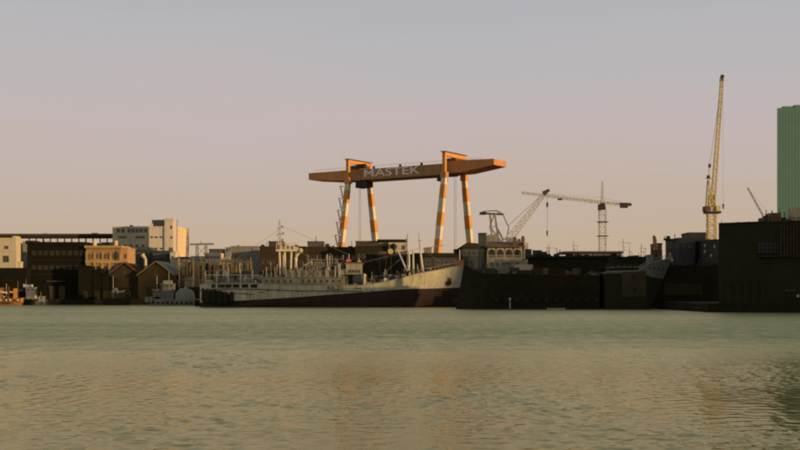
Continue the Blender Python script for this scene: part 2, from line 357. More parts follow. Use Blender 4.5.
# ------------------------------------------------------------------ gantry crane
def gantry():
    D1, D2 = 423, 400
    C1 = Vector((X(359, D1), D1, 0)); C2 = Vector((X(454.5, D2), D2, 0))
    u = (C2-C1).normalized(); v = Vector((-u.y, u.x, 0)); up = Vector((0,0,1))
    mid = (C1+C2)/2
    T = thing('gantry_crane', 'tall orange and cream gantry crane striding over the shipyard roofs', 'gantry crane', (mid.x, mid.y, GZ))
    zb, zt, hw = 46.4, 50.4, 4.6
    def section(pts, name, m):            # pts: list of (origin point, z bottom, z top), box girder lofted through them
        V = []; fs = []
        for p, a, b in pts:
            for sgn, z in ((-1, a), (1, a), (1, b), (-1, b)): V.append(p+v*hw*sgn+up*z)
        for i in range(len(pts)-1):
            for k in range(4): o = i*4; fs.append((o+k, o+4+k, o+4+(k+1) % 4, o+(k+1) % 4))
        fs += [(0,1,2,3), tuple(reversed(range(len(V)-4, len(V))))]
        return MB().add(V, fs).build(name, m, T)
    g = section([(C1+u*2.0, zb, zt), (C2-u*1.0, zb, zt)], 'girder', 'girder_olive')
    section([(C1-u*20.8, 47.9, 50.5), (C1-u*9, 46.9, zt+.1), (C1+u*1.99, zb+.1, zt+.2)], 'girder_end', 'orange_brown')
    section([(C2-u*.99, zb+.3, zt+.7), (C2+u*6, zb+.5, zt+.7), (C2+u*18.6, 48.7, 50.8)], 'girder_end', 'orange_brown')
    # web stiffeners and walkway along the girder
    L = (C2-C1).length
    for k in range(10):
        p = C1+u*(4+k*(L-7)/9)-v*(hw+.03)
        MB().beam(p+up*(zb+.2), p+up*(zt-.2), .16, .08).build('stiffener', 'girder_olive', g)
    r = MB()
    for k in range(24):
        p = C1+u*(-18+k*(L+32)/23)-v*(hw-.2); r.beam(p+up*(zt+.3), p+up*(zt+1.2), .05)
    a, b = C1-u*18-v*(hw-.2), C2+u*14-v*(hw-.2); r.beam(a+up*(zt+1.2), b+up*(zt+1.2), .05); r.beam(a+up*(zt+1.0), b+up*(zt+.8), .04)
    r.build('handrail', 'girder_olive', T)
    for k in (.22, .5, .72):
        p = C1+u*(L*k)-v*(hw-1); MB().beam(p+up*zt, p+up*(zt+1.0), .9, 1.2).build('cable_box', 'steel_dark', T)
    for C, first in ((C1, True), (C2, False)):
        s = 7.2
        gate = MB()
        for sg in (-1, 1): gate.beam(C+v*s*sg+up*(zb-1.2), C+v*s*sg+up*53.0, 1.15, 1.15, up=(u.x, u.y, 0))
        gate.beam(C-v*(s+.57)+up*53.4, C+v*(s+.57)+up*53.4, 1.17, 1.35)
        gate.build('gate_frame', 'orange', T)
        pl = MB().beam(C-v*(s+1.3)+up*54.3, C+v*(s+.6)+up*54.3, 2.2, .14); pl.build('gate_platform', 'steel_dark', T)
        trolley = MB().beam(C-v*3.6+up*51.4, C+v*3.6+up*51.4, 5.2, 1.7); trolley.build('trolley', 'rust', T)
        for sg in (-1, 1):
            top = C+v*s*sg+up*(zb-1.0); foot = C+v*15*sg+up*(GZ+1.4)
            def at(z): f = (z-top.z)/(foot.z-top.z); return top+(foot-top)*f
            def wd(z): f = (z-top.z)/(foot.z-top.z); return 1.45+.35*math.sin(math.pi*min(1, f*1.2))
            leg = MB()
            zs = [top.z, 43, 36, 28, 20, 12, foot.z]
            for za, zc in zip(zs[:-1], zs[1:]): leg.beam(at(za), at(zc), wd(za), wd(za)*1.15, wd(zc), wd(zc)*1.15, up=(u.x, u.y, 0))
            lo = leg.build('leg', 'cream_paint', T)
            for za, zc in ((42.4, 37.4), (32.4, 27.5), (22.6, 17.7), (12.8, 8)):
                MB().beam(at(za), at(zc), wd(za)+.05, wd(za)*1.15+.05, wd(zc)+.05, wd(zc)*1.15+.05, up=(u.x, u.y, 0)).build('painted_band', 'orange', lo)
            MB().beam(top+up*-.4, top+up*1.6, 2.1, 2.3, up=(u.x, u.y, 0)).build('leg_head', 'orange_brown' if sg < 0 else 'orange', T)
            MB().beam(foot-u*3+up*-.5, foot+u*3+up*-.5, 1.8, 1.8).build('bogie', 'orange_brown', T)
        MB().beam(C-v*15+up*(GZ+2.6), C+v*15+up*(GZ+2.6), 1.6, 1.8).build('sill_beam', 'orange', T)
        if first:                       # machinery cab slung under the girder
            MB().beam(C+u*1.5-v*2+up*44.9, C+u*6.5-v*2+up*44.9, 5, 2.6, 4, 2.2).build('machine_house', 'steel_dark', T)
            MB().beam(C+u*2.5+v*-4.8+up*51.6, C+u*6.5+v*-4.8+up*51.6, 1.4, 1.6).build('winch', 'steel_dark', T)
        else:
            MB().beam(C-u*3.8-v*5+up*45.2, C-u*.6-v*5+up*45.2, 2.2, 2.4).build('machine_house', 'steel_dark', T)
        c = C+v*.6
        for k in (-.35, .35): MB().tube(c+u*k+up*zb, c+u*k+up*19, .07, 5).build('rope', 'steel_grey', T)
        MB().beam(c+up*19.2, c+up*16.5, 1.3, 1.0, .7, .6).build('hook_block', 'orange', T)
        if first:                       # stair platforms up the near leg
            top = C-v*s+up*(zb-1); foot = C-v*15+up*GZ
            zz = [Z(p, 417) for p in (187, 199, 211, 223, 236, 248)]
            for a, z in enumerate(zz):
                f = (z-top.z)/(foot.z-top.z); p = top+(foot-top)*f-v*2.6-u*.6; p.z = z
                st = MB().beam(p-v*1.3, p+v*1.4, 1.1, .16)
                for dd in (-1.2, 1.2): st.beam(p+v*dd, p+v*dd+up*1.1, .09)
                st.beam(p-v*1.2+up*1.1, p+v*1.2+up*1.1, .09)
                if a < 5:
                    z2 = zz[a+1]; f2 = (z2-top.z)/(foot.z-top.z); p2 = top+(foot-top)*f2-v*2.6-u*.6; p2.z = z2
                    st.beam(p-v*1.2, p2+v*1.2, .5, .14)
                st.build('stair_flight', 'cream_paint', T)
    # lettering on the camera side of the girder
    c = C1+u*((L)*.42)-v*(hw+.12)+up*((zb+zt)/2+.25)
    mtx = Matrix((( 1,0,0,0),(0,1,0,0),(0,0,1,0),(0,0,0,1)))
    rot = Matrix(((u.x, 0, -v.x, c.x), (u.y, 0, -v.y, c.y), (0, 1, 0, c.z), (0, 0, 0, 1)))
    text('MASTEK', 4.0, 'letters', 'lettering', g, rot @ Matrix.Diagonal((1.72, 1, 1, 1)), .04)
gantry()

# ------------------------------------------------------------------ other cranes
def tower_crane():
    D = 470; x = X(602.5, D)
    T = thing('tower_crane', 'pale hammerhead tower crane with long level jib above the low roof', 'crane', (x, D, GZ))
    y = D; zt = Z(209, D)
    MB().lattice((x, y, GZ), (x, y, zt), 2.7, 15, .17).build('mast', 'steel_white', T)
    for py in (222, 236):
        z = Z(py, D); MB().box(x-2.2, x+2.2, y-2.2, y+2.2, z-.12, z+.12).build('mast_collar', 'steel_dark', T)
    MB().beam((x, y, zt-.3), (x, y, zt+2.6), 2.6, 2.6, 1.7, 1.7).build('slewing_unit', 'steel_dark', T)
    MB().box(x-2.2, x-.5, y-2.6, y-1.0, zt-.6, zt+1.8).build('cab', 'steel_dark', T)
    ap = (x, y, Z(181.5, D)); MB().beam((x, y, zt+2.4), ap, 1.3, 1.3, .6, .6).build('tower_head', 'steel_white', T)
    tip = (X(520.5, D), y-4, Z(193.6, D)); root = (x-.8, y, Z(202.5, D))
    MB().lattice(root, tip, 1.7, 26, .12, 1.1, four=False).build('jib', 'steel_white', T)
    ct = (X(629, D), y+2, Z(204.5, D))
    MB().lattice((x+.8, y, Z(203, D)), ct, 1.4, 8, .14, four=False).build('counter_jib', 'steel_white', T)
    cx = X(625, D); MB().box(cx-1.6, cx+1.4, y+.4, y+3, Z(207.5, D), Z(202.6, D)).build('counterweight', 'steel_dark', T)
    MB().box(cx+1.5, cx+3.0, y+.7, y+2.7, Z(205.5, D), Z(202.9, D)).build('winch', 'steel_dark', T)
    MB().tube((x, y, Z(197.5, D)), (X(545, D), y-3, Z(194.2, D)), .09, 5).build('tie_bar', 'steel_white', T)
    MB().tube((x, y, Z(198, D)), (cx, y+1.6, Z(202.6, D)), .06, 5).build('tie_bar', 'steel_grey', T)
    MB().box(X(559, D)-.9, X(559, D)+.9, y-3.8, y-2.6, Z(200.8, D), Z(199, D)).build('trolley', 'steel_dark', T)
tower_crane()

def harbour_crane():
    D = 345; x = X(503, D)
    T = thing('harbour_crane', 'grey luffing jib crane raised behind the arcaded building', 'crane', (x, D, GZ))
    P = lambda px, py, dy=0: (X(px, D), D+dy, Z(py, D))
    tw = MB().lattice((x, D, GZ), P(503, 246), 4.4, 5, .26, 3.6); tw.build('tower', 'steel_grey', T)
    MB().box(X(493, D), X(511, D), D-2.4, D+2.4, Z(246, D), Z(243.5, D)).build('slewing_platform', 'steel_dark', T)
    MB().box(X(487.5, D), X(497.5, D), D-2.1, D+2.1, Z(243.4, D), Z(235, D)).build('machine_house', 'steel_grey', T)
    a = MB()
    for dy in (-1.5, 1.5):
        a.beam(P(492, 240, dy), P(490, 214, dy), .30); a.beam(P(499, 243, dy), P(494.5, 213, dy), .32)
        a.beam(P(490.5, 228, dy), P(503, 243, dy), .24); a.beam(P(494.5, 213, dy), P(489.5, 228, dy), .2); a.beam(P(497, 224, dy), P(490, 230, dy), .2)
        a.beam(P(496, 226, dy), P(504, 241, dy), .26)
    a.build('a_frame', 'steel_grey', T)
    b = MB()
    for dy in (-1.5, 1.5): b.beam(P(480, 213.2, dy), P(503, 214.6, dy), .28); b.beam(P(496, 210.6, dy), P(503.5, 214.5, dy), .18); b.beam(P(482, 211.6, dy), P(496, 210.6, dy), .14)
    for px in (482, 486, 490, 494, 498): b.beam(P(px, 213.4, -1.5), P(px, 213.4, 1.5), .2)
    b.build('rocker_beam', 'steel_dark', T)
    MB().box(X(479.8, D), X(486, D), D-1.3, D+1.3, Z(214.6, D), Z(212.2, D)).build('counterweight', 'steel_dark', T)
    MB().lattice(P(507.5, 241), P(546.5, 192), 2.3, 18, .13, 1.0).build('jib', 'steel_white', T)
    MB().beam(P(543.5, 193.6), P(549.2, 189.8), 1.5, 1.5, .9, .8).build('jib_head', 'steel_dark', T)
    for dy in (-.7, .7):
        MB().tube(P(503, 214.6, dy), P(508, 226, dy), .1, 5).build('luffing_rope', 'steel_grey', T)
        MB().tube(P(508, 226, dy), P(546, 191, dy), .06, 5).build('luffing_rope', 'steel_grey', T)
    MB().beam(P(506.5, 241.5), P(508.8, 226), .3).build('strut', 'steel_grey', T)
    MB().box(X(508, D), X(513, D), D-2.2, D-.4, Z(243.4, D), Z(238, D)).build('cab', 'steel_grey', T)
    MB().tube(P(547.2, 191), P(547.2, 233), .05, 5).build('hoist_rope', 'steel_dark', T)
    MB().beam(P(547.2, 202.4), P(547.2, 207), .55, .5).build('rope_weight', 'steel_dark', T)
    MB().beam(P(547.2, 231), P(547.2, 236), .5, .5, .3, .3).build('hook_block', 'steel_dark', T)
harbour_crane()

def yellow_crane():
    D = 330; x = X(711.5, D)
    T = thing('luffing_tower_crane', 'golden yellow tower crane with its jib raised almost upright', 'crane', (x, D, GZ))
    P = lambda px, py, dy=0: (X(px, D), D+dy, Z(py, D))
    MB().lattice((x, D, GZ), P(711.5, 214), 2.2, 16, .22).build('mast', 'yellow', T)
    MB().box(X(705, D), X(719.5, D), D-1.9, D+1.9, Z(213.6, D), Z(211.6, D)).build('machine_deck', 'steel_dark', T)
    MB().box(X(704, D), X(709, D), D-1.7, D+1.7, Z(211.6, D), Z(206.5, D)).build('counterweight', 'rust', T)
    MB().box(X(714.5, D), X(718.8, D), D-1.8, D-.2, Z(211.6, D), Z(206, D)).build('cab', 'yellow', T)
    c = MB().lattice(P(711.5, 213), P(711.8, 194), 2.0, 5, .2, 1.5); c.build('jib_foot_tower', 'yellow', T)
    MB().lattice(P(712.6, 206), P(722, 79), 1.15, 34, .12, .75).build('jib', 'yellow', T)
    MB().beam(P(721.2, 81), P(722.6, 75), .9, .9).build('jib_head', 'steel_dark', T)
    a = MB()
    for dy in (-.8, .8): a.beam(P(706.5, 206, dy), P(708.3, 180, dy), .26); a.beam(P(711.5, 197, dy), P(708.3, 180, dy), .22)
    a.beam(P(708.3, 180), P(709.6, 164.5), .3); a.beam(P(705.8, 178.6), P(712, 178.6), .2, .2); a.build('a_frame', 'yellow', T)
    MB().box(X(707, D), X(709.6, D), D-.5, D+.5, Z(178.4, D), Z(175.5, D)).build('pulley', 'steel_dark', T)
    MB().box(X(708.6, D), X(710.6, D), D-.4, D+.4, Z(167.5, D), Z(164, D)).build('pulley', 'steel_dark', T)
    MB().tube(P(709.6, 165), P(721.6, 82), .05, 5).build('luffing_rope', 'steel_grey', T)
    MB().tube(P(722.6, 79), P(723.2, 205), .035, 5).build('hoist_rope', 'steel_grey', T)
    MB().beam(P(723.2, 204), P(723.2, 209), .5, .5, .25, .25).build('hook_block', 'steel_dark', T)
yellow_crane()

def thin_crane():
    D = 300; x = X(765.5, D)
    T = thing('small_crane', 'slender far crane with one thin slanting jib by glass tower', 'crane', (x, D, GZ))
    P = lambda px, py, dy=0: (X(px, D), D+dy, Z(py, D))
    MB().lattice((x, D, GZ), P(765.5, 218), 1.1, 12, .12).build('mast', 'steel_grey', T)
    MB().lattice(P(764.8, 219), P(747.3, 187.5), .5, 16, .06, .3, four=False).build('jib', 'steel_grey', T)
    MB().beam(P(765.5, 219), P(766.5, 210), .25).build('a_frame', 'steel_grey', T)
    MB().beam(P(763.5, 218.5), P(769, 218.5), 1.1, .9).build('machine_deck', 'steel_dark', T)
    MB().tube(P(766.4, 210.5), P(747.6, 188), .03, 4).build('luffing_rope', 'steel_grey', T)
thin_crane()

# ------------------------------------------------------------------ left shore
def cream_block():
    D = 343.6; T = thing('cream_house', 'sunlit cream house at the left edge above the orange boat', 'building', base(2, D))
    shell(T, 'wall', 'cream', -14, 16, 239, D, 6)
    shell(T, 'stair_head', 'cream', 12.5, 16, 236, D+.4, 4, 239, 0)
    shell(T, 'annex', 'cream', 16.2, 20, 262, D+1, 4, None, .15)
    winrow(T, (-4, 6), 259, D, 1.7, 1.9); winrow(T, (-4, 6.5), 247.5, D, 1.1, .9)
    MB().box(X(-14, D)-.1, X(16, D)+.12, D-.18, D-.02, Z(251.4, D), Z(250.4, D)).build('string_course', 'cream', T)
    D = 372; T = thing('grey_house', 'dull grey green house behind the sunlit cream house', 'building', base(22, D))
    shell(T, 'wall', 'grey_green', 17, 30, 242.5, D, 12)
    winrow(T, (20.5, 24.5), 254, D, 1.1, 1.7)
    MB().box(X(21, D), X(23, D), D-1.2, D, Z(260, D), Z(258.6, D)).build('balcony', 'grey_green', T)
cream_block()

def viaduct():
    D = 440; T = thing('long_canopy', 'long dark flat canopy roof on thin posts across the left skyline', 'canopy', base(50, D))
    MB().box(X(-60, D), X(121, D), D, D+9, Z(237.6, D), Z(234.6, D)).build('roof', 'dark_brown', T)
    MB().box(X(-60, D), X(121, D), D-.3, D-.01, Z(235.6, D), Z(233.7, D)).build('fascia', 'brown', T)
    for k in range(22):
        px = -28+k*7.1
        MB().box(X(px, D)-.2, X(px, D)+.2, D+.3, D+.7, GZ, Z(237.6, D)).build('post', 'dark_brown', T)
    MB().box(X(-60, D), X(121, D), D+.2, D+8, GZ, Z(243.2, D)).build('parapet_wall', 'slate', T)
    v = MB(); v.box(X(90, D), X(95.5, D), D+2, D+4, Z(234.6, D), Z(232.6, D)); v.build('roof_vent', 'pale', T)
    v = MB(); v.box(X(42, D), X(45, D), D+2, D+4, Z(234.6, D), Z(232.8, D)); v.build('roof_vent', 'pale', T)
viaduct()

def dark_warehouse():
    D = 346.6; T = thing('dark_warehouse', 'large dark brown warehouse on the left quay with faint windows', 'warehouse', base(56, D))
    shell(T, 'wall', 'shade_black', 27, 85.6, 243.2, D, 16, None, .4)
    shell(T, 'wing', 'shade_black', -30, 26.8, 268.5, D-4.6, 3.9, None, .2)
    shell(T, 'roof_room', 'dark_brown', 25.5, 34, 240.8, D+5, 6, 244, .1)
    for py in (253, 267.5):
        winrow(T, (34, 40, 46, 52, 58, 64, 70, 76, 82), py, D, 1.25, 1.3, frame='dark', pane='glass_dull')
    MB().box(X(47, D), X(66, D), D-.9, D, Z(282, D), Z(280.8, D)).build('canopy', 'slate', T)
    MB().box(X(49, D), X(55, D), D-.1, D+.1, GZ, Z(286, D)).build('door', 'door_brown', T)
    MB().box(X(59, D), X(65, D), D-.1, D+.1, GZ, Z(286, D)).build('door', 'door_brown', T)
    for py in (260, 274.5): MB().box(X(27.4, D), X(85, D), D-.12, D-.01, Z(py+.5, D), Z(py-.4, D)).build('string_course', 'black', T)
    # tanks on roof
    MB().tube((X(38, D), D+8, Z(243, D)), (X(38, D), D+8, Z(239.8, D)), .8, 10).build('roof_tank', 'pale', T)
    return T
dark_warehouse()

def arch_win(root, x, y, z0, w, h, frame, pane='glass', n=8, dep=.25):
    """arched window: proud surround and a pane set back in it"""
    r = w/2; zc = z0+h-r; t = .18
    inn = [(x-r, z0), (x-r, zc)]+[(x-r*math.cos(math.pi*k/n), zc+r*math.sin(math.pi*k/n)) for k in range(1, n)]+[(x+r, zc), (x+r, z0)]
    o = [(x-r-t, z0), (x-r-t, zc)]+[(x-(r+t)*math.cos(math.pi*k/n), zc+(r+t)*math.sin(math.pi*k/n)) for k in range(1, n)]+[(x+r+t, zc), (x+r+t, z0)]
    m = len(inn); V = [(a, y-dep, b) for a, b in o]+[(a, y-dep, b) for a, b in inn]+[(a, y+.05, b) for a, b in o]+[(a, y+.05, b) for a, b in inn]
    fs = []
    for k in range(m-1): fs += [(k, m+k, m+k+1, k+1), (m+k, 3*m+k, 3*m+k+1, m+k+1), (k, k+1, 2*m+k+1, 2*m+k)]
    f = MB().add(V, fs).build('arched_window', frame, root)
    MB().prism(inn, y-.02, y+.04).build('pane', pane, f)
    return f
def brick_block():
    D = 346; T = thing('brick_building', 'sunlit ochre brick building with arched ground floor beside dark warehouse', 'building', base(104, D))
    shell(T, 'wall', 'brick', 86, 121, 248, D, 12, None, 0)
    shell(T, 'side_wing', 'brick_light', 121.3, 127.5, 248.6, D+1.2, 10, None, .3)
    MB().box(X(86, D)-.4, X(121, D)+.3, D-.5, D+12.3, Z(248, D), Z(245.6, D)).build('cornice', 'brick_light', T)
    MB().box(X(86, D)-.1, X(121, D)+.1, D-.4, D-.01, Z(263.2, D), Z(260.2, D)).build('string_course', 'brick_light', T)
    MB().box(X(86, D)-.1, X(121, D)+.1, D-.2, D-.01, Z(252.2, D), Z(251.4, D)).build('string_course', 'brick_light', T)
    for px in (86.6, 94.6, 102.6, 110.6, 120.2):
        MB().box(X(px, D)-.25, X(px, D)+.25, D-.25, D-.01, Z(260.2, D), Z(252.2, D)).build('pilaster', 'brick_light', T)
    winrow(T, (89, 92.2, 97, 100.2, 105, 108.2, 113.2, 117.4), 256.2, D, .75, 1.5, frame='brick_light')
    for px in (91, 98.5, 106, 113.5): arch_win(T, X(px, D), D, Z(276, D), 1.6, 3.3, 'brick_light')
    for px in (87.4, 94.8, 102.3, 109.7, 117.3): MB().box(X(px, D)-.3, X(px, D)+.3, D-.35, D-.01, GZ, Z(263.2, D)).build('column', 'brick_light', T)
    window(T, X(124.4, D), D+1.2, Z(256, D), .8, 1.5, frame='brick_light')
    MB().box(X(115.6, D), X(117, D), D-.3, D-.02, Z(262, D), Z(251, D)).build('drainpipe', 'steel_dark', T)
    for px in (92, 113.4):
        MB().tube((X(px, D), D+3, Z(245.6, D)), (X(px, D), D+3, Z(240.2, D)), .62, 10).build('roof_tank', 'cream', T)
    MB().box(X(97, D), X(110, D), D+5, D+9, Z(245.6, D), Z(241.5, D)).build('roof_room', 'slate', T)
brick_block()

def white_building():
    D = 420; T = thing('white_building', 'tall stepped white building with its sunlit right side', 'building', base(152, D))
    D0 = D+14
    shell(T, 'wing', 'wing_grey', 112.5, 150, 227.6, D0, 16, None, .5)
    shell(T, 'main_block', 'white_wall', 149, 164.3, 227.4, D, 32, None, .4)
    shell(T, 'roof_room', 'olive', 152, 164, 220.6, D+2.2, 9, 227.4, .3)
    shell(T, 'stair_tower', 'white_wall', 164.5, 173.2, 219.4, D-.5, 8, None, .4)
    x0 = X(164.5, D)
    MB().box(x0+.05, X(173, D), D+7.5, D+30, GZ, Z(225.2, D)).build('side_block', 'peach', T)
    MB().box(x0+.3, X(173, D)+.25, D+29.9, D+30.5, GZ, Z(224, D)).build('end_fin', 'white_wall', T)
    xs = X(173, D)
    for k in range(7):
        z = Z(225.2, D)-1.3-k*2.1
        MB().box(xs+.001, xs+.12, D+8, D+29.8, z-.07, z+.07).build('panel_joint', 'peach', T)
    winrow(T, (118.5, 123, 129, 133, 137, 141, 145.5), 230.6, D0, 1.1, 1.3, mull=0)
    winrow(T, (120, 122.6, 125.2, 137, 140, 143), 237.2, D0, 1.0, .7, mull=0)
    winrow(T, (119, 125, 131, 137, 143), 246, D0, 1.0, .9, mull=0)
    winrow(T, (151.8, 156.2, 161.3), 237.2, D, .95, .5, mull=0); winrow(T, (151.8, 156.2, 161.3), 248.6, D, .95, .55, mull=0)
    winrow(T, (171.2,), 227.3, D-.5, .55, 1.1, mull=0); winrow(T, (171.4,), 237.5, D-.5, .7, .6, mull=0); winrow(T, (169.8, 172), 249.2, D-.5, .55, 1.2, mull=0)
    winrow(T, (155, 158, 161), 223.6, D+2.2, .7, 1.0, mull=0)
    MB().tube((X(129, D0), D0+4, Z(227.5, D0)), (X(128.6, D0), D0+4, Z(224.6, D0)), .9, 8, .6).build('roof_fan', 'steel_dark', T)
    MB().box(X(149.6, D), X(151.6, D), D+1, D+3, Z(227.2, D), Z(223.5, D)).build('roof_hut', 'white_wall', T)
white_building()

def quay_sheds():
    D = 341.4
    for p0, p1, py0, py1, lab in ((78, 92.6, 264.5, 266.5, 'black lean to shed at corner of dark warehouse and brick building'),
                            (92.9, 101.4, 270.5, 268.6, 'lowest black shed below the brick arches'),
                            (101.7, 109.6, 273.4, 275.6, 'black shed with roof falling right below the brick arches'),
                            (109.9, 114.4, 277, 278.4, 'narrow black hut beside the smaller gabled shed')):
        T = thing('quay_shed', lab, 'shed', base((p0+p1)/2, D), 'black sheds on the left quay')
        a, c, za, zb = X(p0, D), X(p1, D), Z(py0, D), Z(py1, D)
        MB().prism([(a+.1, GZ), (c-.1, GZ), (c-.1, zb-.15), (a+.1, za-.15)], D, D+3.5).build('wall', 'shade_black', T)
        MB().prism([(a, za-.14), (c, zb-.14), (c, zb+.05), (a, za+.05)], D-.3, D+3.8).build('roof', 'shade_black', T)
        MB().box((a+c)/2-.8, (a+c)/2+.8, D-.1, D-.01, GZ, GZ+2.6).build('door', 'dark', T)
        MB().tube((c-.5, D+1, zb-.2), (c-.5, D+1, zb+1.5), .12, 6).build('stove_pipe', 'dark', T)
quay_sheds()
def gable_shed(px0, pxm, px1, pyr, pye, D, depth, label, wall, roof, trim):
    T = thing('gabled_shed', label, 'shed', base(pxm, D), 'gabled sheds on the left quay')
    x0, xm, x1, zr, ze = X(px0, D), X(pxm, D), X(px1, D), Z(pyr, D), Z(pye, D)
    MB().prism([(x0+.3, GZ), (x1-.3, GZ), (x1-.3, ze-.15), (xm, zr-.35), (x0+.3, ze-.15)], D, D+depth).build('wall', wall, T)
    for a, s in ((x0, -1), (x1, 1)):
        dx, dz = xm-a, zr-ze; L = math.hypot(dx, dz); nx, nz = -dz/L*.22, dx/L*.22
        if nz < 0: nx, nz = -nx, -nz
        pts = [(a, ze), (xm, zr), (xm, zr+.24), (a+nx, ze+nz)]
        if s > 0: pts = pts[::-1]
        pts = pts if s < 0 else pts
        r = MB().prism(pts[::-1] if s < 0 else pts[::-1], D-.35, D+depth+.3).build('roof', roof, T)
        MB().beam((a, D-.4, ze+.08), (xm, D-.4, zr+.1), .12, .38).build('barge_board', trim, T)
        for k in range(5):
            yy = D+1+k*(depth-2)/4
            MB().beam((a+nx, yy, ze+nz+.03), (xm, yy, zr+.27), .1, .08).build('roof_seam', roof, r)
    w = (x1-x0)
    MB().box(xm-w*.24, xm+w*.24, D-.12, D-.01, GZ, GZ+3.4).build('door', 'dark', T)
    window(T, xm, D, ze+.3, 1.2, .9, frame=wall)
    MB().box(xm-w*.27, xm+w*.27, D-.5, D-.01, GZ+3.6, GZ+3.8).build('lintel', wall, T)
    return T
gable_shed(110, 124.5, 139.5, 262.6, 273.5, 345, 14, 'dark gabled shed beside the ochre brick building', 'dark_brown', 'dark_brown', 'rust')
gable_shed(137.2, 156.2, 174.5, 261.6, 275.5, 343.2, 18, 'wider dark gabled shed with teal roof slope', 'dark_brown', 'teal_roof', 'wood')

def low_houses():
    D = 392
    T = thing('low_house', 'low teal roofed house in front of white building wing', 'building', base(145, D))
    shell(T, 'wall', 'dark_green', 136, 152, 250.5, D, 9, None, .2)
    MB().prism([(X(135.5, D), Z(250.3, D)), (X(152.5, D), Z(250.3, D)), (X(149, D), Z(247, D)), (X(139, D), Z(247, D))], D-.4, D+9.4).build('roof', 'teal_roof', T)
    winrow(T, (139, 143, 148), 255, D, .9, 1.2)
    D = 385
    T = thing('flat_house', 'dull green flat roofed house below the white building corner', 'building', base(164, D))
    shell(T, 'wall', 'dark_green', 152.6, 169.8, 251.4, D, 8, None, .3); winrow(T, (155, 159, 163.5), 256, D, .8, 1.0)
    D = 376
    T = thing('white_hut', 'small sunlit white hut at the foot of white building', 'building', base(172, D))
    shell(T, 'wall', 'white_wall', 170.2, 175.4, 252, D, 7, None, .2); winrow(T, (172.6,), 257.5, D, .7, .8)
    shell(T, 'annex', 'cream', 175.6, 190.5, 259.4, D-1, 7, None, .1)
    MB().prism([(X(175.5, D), Z(259.2, D)), (X(190, D), Z(259.2, D)), (X(188, D), Z(256.8, D)), (X(178, D), Z(256.8, D))], D-.6, D+5).build('roof', 'roof_brown', T)
    D = 362
    T = thing('vent_duct', 'curved pale yellow vent duct rising behind the gabled sheds', 'duct', base(144.6, D))
    d = MB().tube((X(145.4, D), D, GZ), (X(145.4, D), D, Z(259, D)), .5, 8)
    d.tube((X(145.4, D), D, Z(259.3, D)), (X(143.2, D), D, Z(256.2, D)), .5, 8, .62)
    d.build('pipe', 'cream', T)
    MB().tube((X(143.4, D), D, Z(256.4, D)), (X(142.2, D), D, Z(254.6, D)), .66, 8, .8).build('cowl', 'cream', T)
    D = 386
    for p0, p1, py, m, lab, fr in ((190.5, 205, 256.8, 'pale', 'long pale low house left of the drying rack roofs', 'steel_grey'),
                               (205.4, 219.5, 253.6, 'white_wall', 'sunlit white low house behind the ship stern', 'steel_grey'),
                               (220, 231, 258, 'cream', 'cream coloured shed roof behind the ship stern', 'olive')):
        T = thing('low_house', lab, 'building', base((p0+p1)/2, D))
        shell(T, 'wall', m, p0, p1, py, D, 9, None, .25)
        winrow(T, [p0+2.5+k*3.4 for k in range(int((p1-p0-3)/3.4)+1)], py+3.6, D, .7, .7, frame=fr); D += 5
    D = 402
    T = thing('dark_hut', 'dark brown hut on the skyline above white low houses', 'building', base(215, D))
    shell(T, 'wall', 'brown', 209, 224.5, 249.4, D, 8, None, .2); winrow(T, (212, 216, 221), 252, D, .8, .8)
    T = thing('pale_hut', 'narrow pale stair hut next to grey green hall', 'building', base(228, D))
    shell(T, 'wall', 'white_wall', 225, 230.8, 247.6, D, 6, None, .2); winrow(T, (227.2,), 250.2, D, .6, .8)
    D = 372
    T = thing('grey_hall', 'boxy grey green hall behind the stern deck of the ship', 'building', base(247, D))
    shell(T, 'wall', 'grey_green', 231.2, 258.5, 247, D, 14, None, .35)
    winrow(T, (236, 242, 248, 254), 256, D, 1.0, .9)
    MB().sphere((X(237, D), D+3, Z(246, D)), .45).build('roof_vent', 'steel_dark', T)
    MB().box(X(231.4, D), X(258.2, D), D-.15, D-.01, Z(252.2, D), Z(251.4, D)).build('string_course', 'olive', T)
low_houses()

def radio_frame():
    D = 368; T = thing('lattice_gantry', 'small steel lattice gantry with a long thin crossbar behind stern', 'gantry', base(201, D))
    P = lambda px, py, dy=0: (X(px, D), D+dy, Z(py, D))
    for px in (197, 206):
        MB().lattice((X(px, D), D, GZ), P(px, 245), .7, 12, .1).build('post', 'steel_grey', T)
    MB().lattice(P(190, 244.4), P(214, 244), .55, 16, .08, four=False).build('crossbar', 'steel_grey', T)
    MB().beam(P(197, 256), P(206, 246), .14).build('brace', 'steel_grey', T); MB().beam(P(206, 256), P(197, 246), .14).build('brace', 'steel_grey', T)
    MB().beam(P(201, 244), P(201, 241), .15).build('finial', 'steel_dark', T)
radio_frame()

